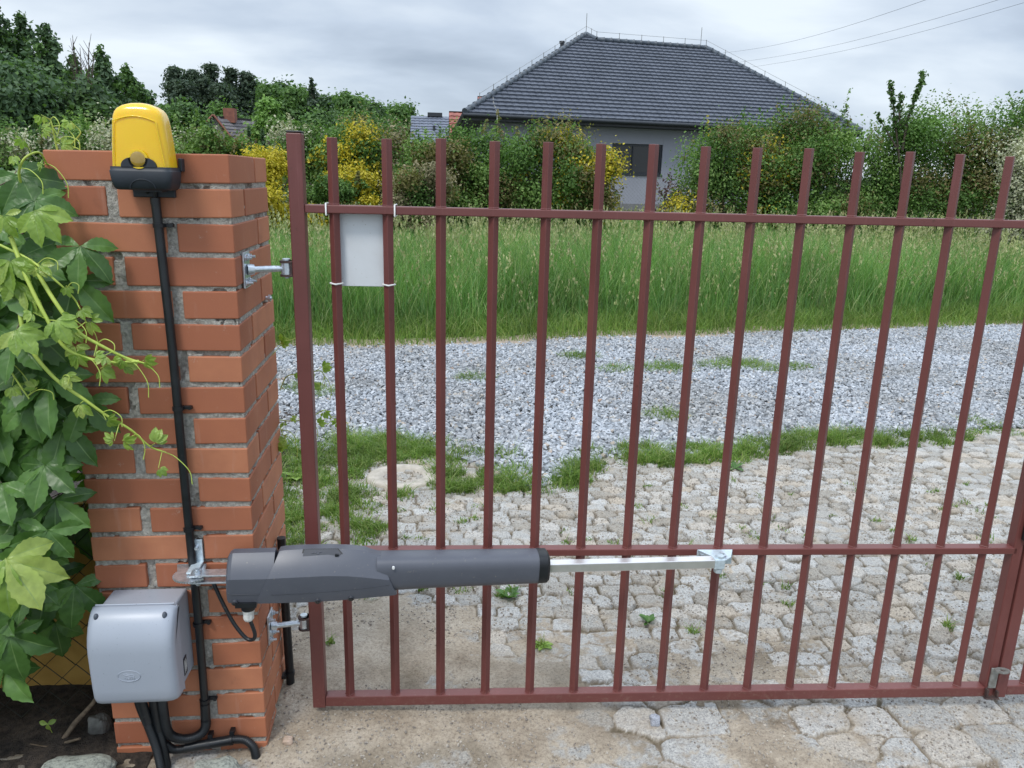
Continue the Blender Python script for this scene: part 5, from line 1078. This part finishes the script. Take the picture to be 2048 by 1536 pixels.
h_, o0, u_, s__, lu, ls, tp = far_house('house with a small blue-grey tiled roof showing left of the bungalow', 822, 231, 899, 285, 52, M['bluetile'], pu=.3, ps=.3)
m = MB(); q = o0+s__*ls*.45+u_*lu*.6; m.tube([q, q+Vector((0, 0, .35))], .09, 8); m.box(tp+u_*lu*.62+Vector((0, 0, .1)), (1.0, .5, .25)); kid(m.build('roof_vent', M['gutter'], h_), h_)
far_house('house with a red tiled roof peeping out beside the bungalow\'s left eave', 898, 222, 960, 285, 44, M['redtile'], pu=.33, ps=.36)
h_, o0, u_, s__, lu, ls, tp = far_house('roof with a red ridge glimpsed over the lower left hip of the bungalow', 955, 192, 1000, 250, 60, M['redtile'], pu=.33, ps=.36, ext=6)
# old gabled house: gable facing left-front, roof falling to the right
oy = 60
g0, g1, gt = Vector(at_depth(398, 272, oy)), Vector(at_depth(470, 275, oy)), Vector(at_depth(436, 232, oy))
oh = empty('old_house', 'old gabled house with worn grey tiles and a brick chimney, peeping over the hedge', 'house', loc=(g0.x, oy, float(H(g0.x, oy))))
zb_ = float(H(g0.x, oy))-.3; bk_ = Vector((0.62, 0.78, 0))*9
m = MB(); P5 = [Vector((g0.x, g0.y, zb_)), Vector((g1.x, g1.y, zb_)), g1, gt, g0]; m.add([*P5, *[p+bk_ for p in P5]], [(0, 1, 2, 3, 4), (9, 8, 7, 6, 5), (0, 5, 6, 1), (1, 6, 7, 2), (0, 4, 9, 5)]); kid(m.build('wall', M['paleplaster'], oh), oh)
sl = (g1-gt); ov = sl.normalized()*.5; fo = -bk_.normalized()*.4
mm = tiled(g1+ov+fo, bk_.normalized(), (gt-g1).normalized(), bk_.length+.8, sl.length+.5, None, .25, .3)
mm.add([gt+fo, g0+(g0-gt).normalized()*.5+fo, g0+(g0-gt).normalized()*.5+bk_, gt+bk_], [(0, 1, 2, 3)]); kid(mm.build('roof', M['oldtile'], oh), oh)
m = MB(); q = gt+bk_*.12; m.box(q+Vector((0, 0, .1)), (.8, .8, 1.0)); kid(m.build('chimney', M['oldbrick'], oh), oh)
m = MB()
for a, b in ((gt, g0+(g0-gt).normalized()*.5), (gt, g1+ov)): m.tube([a+fo+Vector((0, 0, .05)), b+fo+Vector((0, 0, .05))], .09, 4)
kid(m.build('barge_board', M['oldbrick'], oh), oh)
# overhead wires
for a, b, lb in (((1445, 106), (1800, 0), 'uppermost of the three thin overhead wires right of the roof'), ((1480, 124), (1965, -8), 'middle one of the three thin overhead wires right of the roof'), ((1505, 134), (2048, -12), 'lowest of the three thin overhead wires right of the roof')):
    p, q = Vector(at_depth(*a, 62)), Vector(at_depth(*b, 30)); q2 = q+(q-p)*.3; pts = [p.lerp(q2, t)+Vector((0, 0, -.5*math.sin(math.pi*t))) for t in np.linspace(0, 1, 14)]
    m = MB(); m.tube(pts, 0.0065, 5); tag(m.build('overhead_wire', M['black'], None), lb, 'wire', 'overhead wires')
# chain-link fence in front of the bungalow
def chainlink(name, o_, u, wdt, hgt, cell, r, mat, parent, twist=True, n=4):
    o_ = Vector(o_); u = Vector(u).normalized(); m = MB(); nw = int(wdt/cell)+1
    nv = Vector((u.y, -u.x, 0))
    for k in range(nw):
        pts = []; steps = int(hgt/(cell*0.5)); 
        for j in range(steps+1):
            a = k*cell+(cell*.5 if j % 2 else 0)*1.0; z_ = j*cell*0.5
            pts.append(o_+u*a+Vector((0, 0, z_))+nv*(r*0.8 if j % 2 else -r*.8))
        m.tube(pts, r, n, smooth=False)
        pts = []
        for j in range(steps+1):
            a = k*cell-(cell*.5 if j % 2 else 0); z_ = j*cell*0.5
            pts.append(o_+u*a+Vector((0, 0, z_))+nv*(-r*0.8 if j % 2 else r*.8))
        m.tube(pts, r, n, smooth=False)
    return kid(m.build('wire_mesh', mat, parent), parent)
fo_ = Vector(at_depth(1185, 400, 19.0)); fo_.z = float(H(fo_.x, 19))
ff = empty('wire_fence', 'fine grey chain-link fence in front of the bungalow wall', 'fence', loc=tuple(fo_)); wdf = 3.4
chainlink('f', fo_, (1, .1, 0), wdf, 1.35, 0.10, 0.0035, M['dullsteel'], ff)
m = MB()
for a in (0, wdf/2, wdf): m = MB(); q = fo_+Vector((a, .1*a+.03, 0)); m.tube([q, q+Vector((0, 0, 1.45))], .02, 6); kid(m.build('fence_post', M['greenpost'], ff), ff)

# ================================================================== LEFT CORNER: fence, board, creeper, stones
fn = empty('garden_fence', 'dark chain-link garden fence with a green post beside the pillar, half buried in creeper', 'fence', loc=(-0.9, 0.16, 0))
chainlink('f', (-1.45, 0.16, 0.03), (1, 0, 0), 1.04, 1.42, 0.082, 0.0015, M['fencewire'], fn, n=5)
m = MB(); m.tube([(-0.425, 0.19, -0.05), (-0.425, 0.19, 1.45)], 0.019, 16); kid(m.build('fence_post', M['greenpost'], fn), fn)
p0, p1 = at_depth(10, 1394, 0.30), at_depth(190, 1190, 0.30)
m = MB(); m.box((-0.98, 0.31, 0.5*(p0[2]+0.62)), (1.1, 0.018, 0.62-p0[2])); yb_ = m.build('yellow_board', M['yellow_board'], None, bevel=0.002)
tag(yb_, 'ochre-yellow board standing behind the chain-link fence low at the left', 'board')
def rock(name, c, r, mat, seed, label, cat, flat=1.0):
    bmn = MB(); n, mm_ = 26, 16; rings = []; c = Vector(c)
    for i in range(mm_+1):
        t = -math.pi/2+math.pi*i/mm_; ring = []
        for k in range(n):
            a = 2*math.pi*k/n; d = Vector((math.cos(t)*math.cos(a), math.cos(t)*math.sin(a), math.sin(t))); 
            q = Vector((math.copysign(abs(d.x)**.75, d.x), math.copysign(abs(d.y)**.75, d.y), math.copysign(abs(d.z)**.7, d.z)))
            f = 0.82+0.36*float(vnoise(d.x*1.6+seed*3, d.y*1.6+d.z*2.1+seed))+0.07*float(vnoise(d.x*7+seed, d.z*7+d.y*6))
            ring.append(c+Vector((q.x*r[0]*f, q.y*r[1]*f, q.z*r[2]*f)))
        rings.append(ring)
    bmn.loft(rings, False); o = bmn.build(name, mat, None); tag(o, label, cat); return o
M['boulder'] = granite('boulder_granite', (0.34, 0.36, 0.31), (0.28, 0.3, 0.26), sc_=0.55)
c = at_depth(155, 1560, -0.12); rock('boulder', (c[0], -0.12, c[2]-.005), (0.085, 0.07, 0.05), M['boulder'], 1, 'rough grey-green boulder at the bottom left, left of the hoses', 'boulder')
c = at_depth(428, 1558, -0.13); rock('boulder', (c[0], -0.14, c[2]-.005), (0.062, 0.06, 0.055), M['boulder'], 4, 'squarish grey boulder in front of the foot of the pillar, under the level hose', 'boulder')
c = at_height(1309, 1449, 0.02); rock('loose_stone', (c[0], c[1], GZ(c[0], c[1])+.008), (0.014, 0.014, 0.018), granite('speckled_stone', (0.42, 0.44, 0.5), (0.36, 0.38, 0.42), sc_=1.6), 6, 'small dark-and-white speckled stone lying on the sand below the gate', 'stone')
c = at_height(577, 1497, 0.01); rock('loose_stone', (c[0], c[1], GZ(c[0], c[1])+.006), (0.015, 0.013, 0.012), simple('tan_stone', (0.5, 0.38, 0.3), (0.4, 0.3, 0.22), .9), 9, 'small tan stone lying on the sand right of the pillar\'s foot', 'stone')
c = at_height(1228, 1307, 0.02); rock('loose_stone', (c[0], c[1], GZ(c[0], c[1])+.006), (0.012, 0.009, 0.009), simple('pale_stone', (0.6, 0.54, 0.45), (0.5, 0.45, 0.38), .9), 12, 'small pale stone on the paving seen through the lower bars', 'stone')
c = at_height(1400, 1418, 0.01); rock('loose_stone', (c[0], c[1], GZ(c[0], c[1])+.004), (0.012, 0.009, 0.008), simple('brown_stone', (0.32, 0.27, 0.2), (0.25, 0.2, 0.15), .9), 14, 'small brown stone just below the bottom rail, right of the speckled one', 'stone')
c = at_depth(200, 1452, 0.10); rock('cement_lump', (c[0], 0.10, c[2]-.01), (0.028, 0.03, 0.05), M['cement'], 17, 'rough grey cement footing beside the green fence post', 'footing')
m = MB(); pts = [at_depth(112, 1500, 0.05), at_depth(150, 1446, 0.08), at_depth(185, 1408, 0.10), at_depth(196, 1390, 0.11)]; m.tube([Vector(p) for p in pts], [.007, .0075, .006, .005], 8); m.tube([Vector(at_depth(126, 1487, .05)), Vector(at_depth(160, 1477, .02))], [.005, .003], 6)
m.tube([Vector(at_depth(116, 1497, .05)), Vector(at_depth(60, 1488, .02))], [.003, .0015], 6)
tag(m.build('stick', M['twig'], None), 'dry brown stick leaning up from the bottom left boulder', 'stick')
vc = at_height(812, 962, 0.01)
m = MB(); cc = Vector((vc[0]-.015, vc[1]+.02, 0.012)); m.loft([[cc+Vector((r*math.cos(2*math.pi*k/40), r*.9*math.sin(2*math.pi*k/40), z_)) for k in range(40)] for r, z_ in ((.19, -.03), (.185, .020), (.17, .026), (.11, .024), (.10, .004), (.03, .0))])
tag(m.build('concrete_cap', M['concrete'], None), 'round pale concrete cap set in the grass at the drive\'s edge', 'cap')

# ---- creeper
def leaflet(L_, wd, seed, curl=0.25):
    """serrated pointed leaflet along +y, normal +z"""
    rg = random.Random(seed); n = 15; vs = []; rib = []; vein = []; ss = (-1, -0.55, -0.12, 0, 0.12, 0.55, 1)
    for i in range(n+1):
        t = i/n; w_ = wd*(math.sin(math.pi*min(1, t**1.25))**0.85)*1.12*(1-0.25*max(0, t-.8)/.2)
        if i in (0, n): w_ = 0.0012 if i == 0 else 0.0004
        for s_ in ss:
            e_ = (1+(0.09 if i % 2 else -0.04)) if abs(s_) == 1 and t > .25 else 1
            z_ = -curl*L_*t*t+0.16*abs(s_)*w_-0.10*L_*abs(s_)**2*wd*4*t*0+0.012*L_*math.sin(t*11+s_*3)
            vs.append((s_*w_*e_*0.5, L_*t+(0.012*L_ if i % 2 and abs(s_) == 1 else 0)-0.06*L_*abs(s_)*(1-t), z_)); rib.append(1-abs(s_)); vein.append(.5+.5*math.cos((t*9-abs(s_)*1.6)*2*math.pi))
    m_ = len(ss); fs = [(i*m_+k, i*m_+k+1, (i+1)*m_+k+1, (i+1)*m_+k) for i in range(n) for k in range(m_-1)]
    return np.array(vs), np.array(fs), np.array(rib), np.array(vein)
LF = [leaflet(1.0, 0.36+0.025*k, k, 0.14+0.12*(k % 3)) for k in range(6)]
class Creep:
    def __init__(s): s.V = []; s.F = []; s.r = []; s.v = []; s.n = 0
    def leaf(s, c, nrm, down, size, rg, spread=1.0):
        nrm = Vector(nrm).normalized(); down = Vector(down); down = (down-nrm*down.dot(nrm)).normalized()
        for k, ang in enumerate((-1.75, -0.88, 0, 0.88, 1.75)):
            ang = ang*spread+rg.uniform(-.12, .12); L_ = size*(1.0, .92, .7)[abs(k-2)]*rg.uniform(.88, 1.1)
            side = nrm.cross(down); d = (down*math.cos(ang)+side*math.sin(ang)).normalized(); nn_ = (nrm+Vector((rg.uniform(-.3, .3), rg.uniform(-.3, .3), rg.uniform(-.3, .3)))+d*0.25).normalized()
            nn_ = (nn_-d*nn_.dot(d)).normalized(); sx = d.cross(nn_); v, f, r, ve = LF[rg.randrange(6)]
            Rm = np.array([[sx.x, d.x, nn_.x], [sx.y, d.y, nn_.y], [sx.z, d.z, nn_.z]])
            s.V.append((v*L_) @ Rm.T+np.array(c)+np.array(d)*0.004); s.F.append(f+s.n); s.n += len(v); s.r.append(r); s.v.append(ve)
    def build(s, name, mat, root):
        return kid(np_mesh(name, np.concatenate(s.V), np.concatenate(s.F), mat, smooth=True, attrs={'rib': np.concatenate(s.r), 'vein': np.concatenate(s.v)}), root)
cr_ = empty('creeper', 'leafy green Virginia creeper overgrowing the garden fence and spilling onto the brick pillar', 'climbing plant', loc=(-0.9, 0.2, 0))
rg = random.Random(11); cp = Creep(); st = MB()
def xmax(z_): return float(np.interp(z_, [0.1, 0.22, 0.32, 0.42, 0.52, 0.62, 0.8, 1.0, 1.2, 1.35, 1.45, 1.58], [-0.80, -0.66, -0.60, -0.53, -0.47, -0.455, -0.46, -0.42, -0.415, -0.40, -0.46, -0.50]))
for k in range(560):
    z_ = rg.uniform(0.16, 1.56); layer = rg.random(); y_ = 0.13-0.24*layer+rg.uniform(-.03, .03) if k > 200 else rg.uniform(0.18, 0.55)
    hi_ = xmax(z_)-(0.02 if y_ < 0 else 0.05); x_ = rg.uniform(-1.30, hi_)
    if z_ < 0.55 and y_ > 0.12: continue
    if z_ < 0.50 and x_ > -0.86 and rg.random() < .8: continue
    size = rg.uniform(0.07, 0.135)*(1.0 if y_ < 0.1 else 1.15)
    nrm = (rg.uniform(-.5, .7), -1+rg.uniform(-.2, .4), rg.uniform(0.1, 1.1)); down = (rg.uniform(-.6, .6), -0.2, -1)
    cp.leaf((x_, y_, z_), nrm, down, size, rg)
    pz = Vector((x_+rg.uniform(-.05, .05), y_+rg.uniform(.04, .09), z_+rg.uniform(.0, .07))); st.tube([pz, pz.lerp(Vector((x_, y_, z_)), .5)+Vector((0, -.01, .01)), (x_, y_, z_)], [.0016, .0014, .0011], 5)
# leaves reaching over the bricks
for (px, py, Yd, sz, nx) in ((160, 492, -.06, .10, .2), (150, 560, -.07, .115, .1), (170, 800, -.05, .11, .0), (100, 760, -.09, .115, .0), (130, 850, -.06, .12, -.1), (60, 800, -.09, .10, 0), (110, 1000, -.08, .115, .2), (90, 930, -.09, .10, -.2), (50, 1080, -.10, .11, 0), (95, 1060, -.12, .10, .3), (40, 640, -.1, .10, -.3), (30, 520, -.1, .11, 0), (70, 400, -.07, .09, .3), (40, 350, -.02, .10, .3), (90, 345, .02, .09, .5), (20, 1270, -.1, .11, 0), (110, 1245, .02, .085, .2), (10, 1330, -.06, .12, -.4), (150, 1170, -.02, .1, .3), (15, 1125, -.16, .12, .2)):
    c = at_depth(px, py, Yd); cp.leaf(tuple(c), (nx, -1, rg.uniform(.3, .9)), (rg.uniform(-.3, .5), -.2, -1), sz, rg)
kid_leaves = cp.build('leaves', M['creeper'], cr_)
# woody stems and petioles
for k in range(5):
    x_ = -1.28+0.1*k; st.tube(smooth_path([(x_, .19, 0.0), (x_+rg.uniform(-.1, .1), .2, .4), (x_+rg.uniform(-.1, .1), .19, .85), (x_+rg.uniform(-.1, .1), .17, 1.35)], 6), .005, 7)
kid(st.build('stems', M['twig'], cr_), cr_)
yg = Creep(); sh_ = MB()
def shoot(pts, r0, r1, small=True, nleaf=6, s=0.03):
    P = smooth_path([Vector(at_depth(a, b, c_)) for a, b, c_ in pts], 8); n = len(P); sh_.tube(P, [r0+(r1-r0)*i/(n-1) for i in range(n)], 8)
    for k in range(nleaf):
        i = int(n*(0.35+0.62*k/max(1, nleaf-1)))-1; q = P[max(0, i)]; e_ = q+Vector((rg.uniform(-.03, .03), rg.uniform(-.03, .0), rg.uniform(-.035, .03))); sh_.tube([q, e_], [.0012, .0008], 5)
        yg.leaf(tuple(e_), (rg.uniform(-.6, .6), -1, rg.uniform(-.2, .8)), (rg.uniform(-1, 1), 0, rg.uniform(-1, .4)), s*rg.uniform(.6, 1.2), rg, .55)
        if k % 2 == 0:     # curling tendril
            d_ = Vector((rg.uniform(.3, 1), -.2, rg.uniform(-.9, .3)))*.06; sh_.tube(smooth_path([q, q+d_*.5+Vector((0, 0, .01)), q+d_, q+d_*1.25+Vector((-.01, 0, -.02))], 5), [.0011]*16, 5)
shoot([(20, 470, -.10), (55, 560, -.14), (95, 640, -.16), (130, 695, -.17), (180, 718, -.17), (235, 725, -.16), (278, 722, -.15)], .0048, .0028, nleaf=5)
shoot([(60, 520, -.12), (108, 600, -.15), (155, 662, -.16), (200, 690, -.16), (250, 715, -.15), (292, 728, -.14)], .0046, .0026, nleaf=6)
shoot([(35, 590, -.12), (52, 680, -.15), (105, 752, -.16), (170, 800, -.16), (215, 832, -.15), (262, 860, -.14), (300, 893, -.13), (332, 905, -.12)], .0048, .0018, nleaf=7)
shoot([(0, 490, -.10), (60, 520, -.12), (110, 560, -.14), (150, 600, -.12), (175, 650, -.10)], .0030, .0014, nleaf=5)
shoot([(0, 700, -.10), (20, 740, -.1), (60, 800, -.12)], .0028, .0018, nleaf=3)
shoot([(46, 380, -.02), (38, 345, -.04), (50, 316, -.05), (78, 305, -.03), (95, 330, .0)], .0030, .0018, nleaf=3)
shoot([(118, 312, .05), (110, 280, .05), (104, 250, .05), (100, 238, .05)], .0026, .0014, nleaf=5, s=.024)
shoot([(118, 308, .05), (140, 290, .05), (160, 268, .05), (158, 258, .05)], .0022, .0012, nleaf=2, s=.02)
kid(sh_.build('shoots', M['creeper_stem'], cr_), cr_); sh_ = MB()
for a in (((560, 780, .41), (575, 752, .36), (610, 748, .33), (640, 742, .32), (650, 758, .32), (648, 775, .32)), ((560, 840, .41), (590, 842, .34), (625, 832, .32), (650, 820, .32), (662, 838, .32), (655, 850, .32)), ((555, 690, .41), (575, 682, .35), (596, 676, .33)), ((560, 850, .41), (566, 870, .38), (574, 868, .37))):
    shoot(a, .0018, .0010, nleaf=4, s=.022)
for px, py, s_ in ((45, 575, .05), (30, 560, .05), (20, 520, .06), (150, 690, .035), (60, 590, .045), (8, 430, .05), (180, 640, .03), (60, 610, .04)):
    c = at_depth(px, py, -.13); yg.leaf(tuple(c), (rg.uniform(-.5, .5), -1, .3), (rg.uniform(-.6, .8), 0, -.8), s_, rg, .8)
for (px, py, sz) in ((12, 1118, .125), (70, 420, .07), (110, 640, .05), (30, 660, .06)): 
    c = at_depth(px, py, -.19); yg.leaf(tuple(c), (.25, -1, .7), (.6, -.1, -.8), sz, rg, .7)
yg.build('young_leaves', M['creeper_young'], cr_); kid(sh_.build('shoots', M['creeper_stem'], cr_), cr_)
# seedling on the soil
sd_ = empty('seedling', 'tiny light green seedling on the dark soil under the yellow board', 'plant', loc=tuple(at_depth(95, 1460, .1)))
q = Creep(); c = Vector(at_depth(95, 1448, .08)); 
for d in ((-1, 0, .3), (1, 0, .5), (0, 0, -1)): 
    v, f, r_v, ve = LF[1]; d = Vector(d).normalized(); nn_ = Vector((0, -1, .5)).normalized(); nn_ = (nn_-d*nn_.dot(d)).normalized(); sx = d.cross(nn_); Rm = np.array([[sx.x, d.x, nn_.x], [sx.y, d.y, nn_.y], [sx.z, d.z, nn_.z]])
    q.V.append((v*.024*np.array([1.3, 1, 1])) @ Rm.T+np.array(c)); q.F.append(f+q.n); q.n += len(v); q.r.append(r_v); q.v.append(ve)
q.build('leaves', M['creeper_young'], sd_); m = MB(); m.tube([c, c+Vector((0, .02, -.05))], .0012, 5); kid(m.build('stem', M['creeper_stem'], sd_), sd_)
# low weeds with broad leaves
def weed(name, label, px, py, s, n, mat, flat=.4):
    p = at_height(px, py, 0.02); z_ = float(GZ(p[0], p[1])) if p[1] < 2.6 else .02; o = empty(name, label, 'weed', loc=(p[0], p[1], z_)); q = Creep(); rw = random.Random(px)
    for k in range(n):
        a = 2*math.pi*k/n+rw.uniform(-.3, .3); d = Vector((math.cos(a), math.sin(a), flat*rw.uniform(.5, 1.6))).normalized(); nn_ = Vector((0, 0, 1)); nn_ = (nn_-d*nn_.dot(d)).normalized(); sx = d.cross(nn_)
        v, f, r_v, ve = LF[rw.randrange(6)]; Rm = np.array([[sx.x, d.x, nn_.x], [sx.y, d.y, nn_.y], [sx.z, d.z, nn_.z]]); q.V.append((v*s*rw.uniform(.7, 1.1)) @ Rm.T+np.array([p[0], p[1], z_])); q.F.append(f+q.n); q.n += len(v); q.r.append(r_v); q.v.append(ve)
    q.build('leaves', M[mat], o)
weed('weed', 'dark broad-leaved weed on the paving left of the seventh picket\'s foot', 1297, 1250, .045, 8, 'creeper', .9)
weed('weed', 'small bright weed rosette on the sand near the fourth picket\'s foot', 1085, 1292, .035, 9, 'creeper_young')
weed('weed', 'broad-leaved weed just under the round end cap of the opener', 1018, 1193, .06, 7, 'creeper', .8)
weed('weed', 'light green weed in the grass next to the hinge post', 592, 958, .08, 8, 'creeper_young', .5)
weed('weed', 'round-leaved weed at the edge of the verge between grass and paving', 1470, 938, .06, 5, 'creeper', .5)
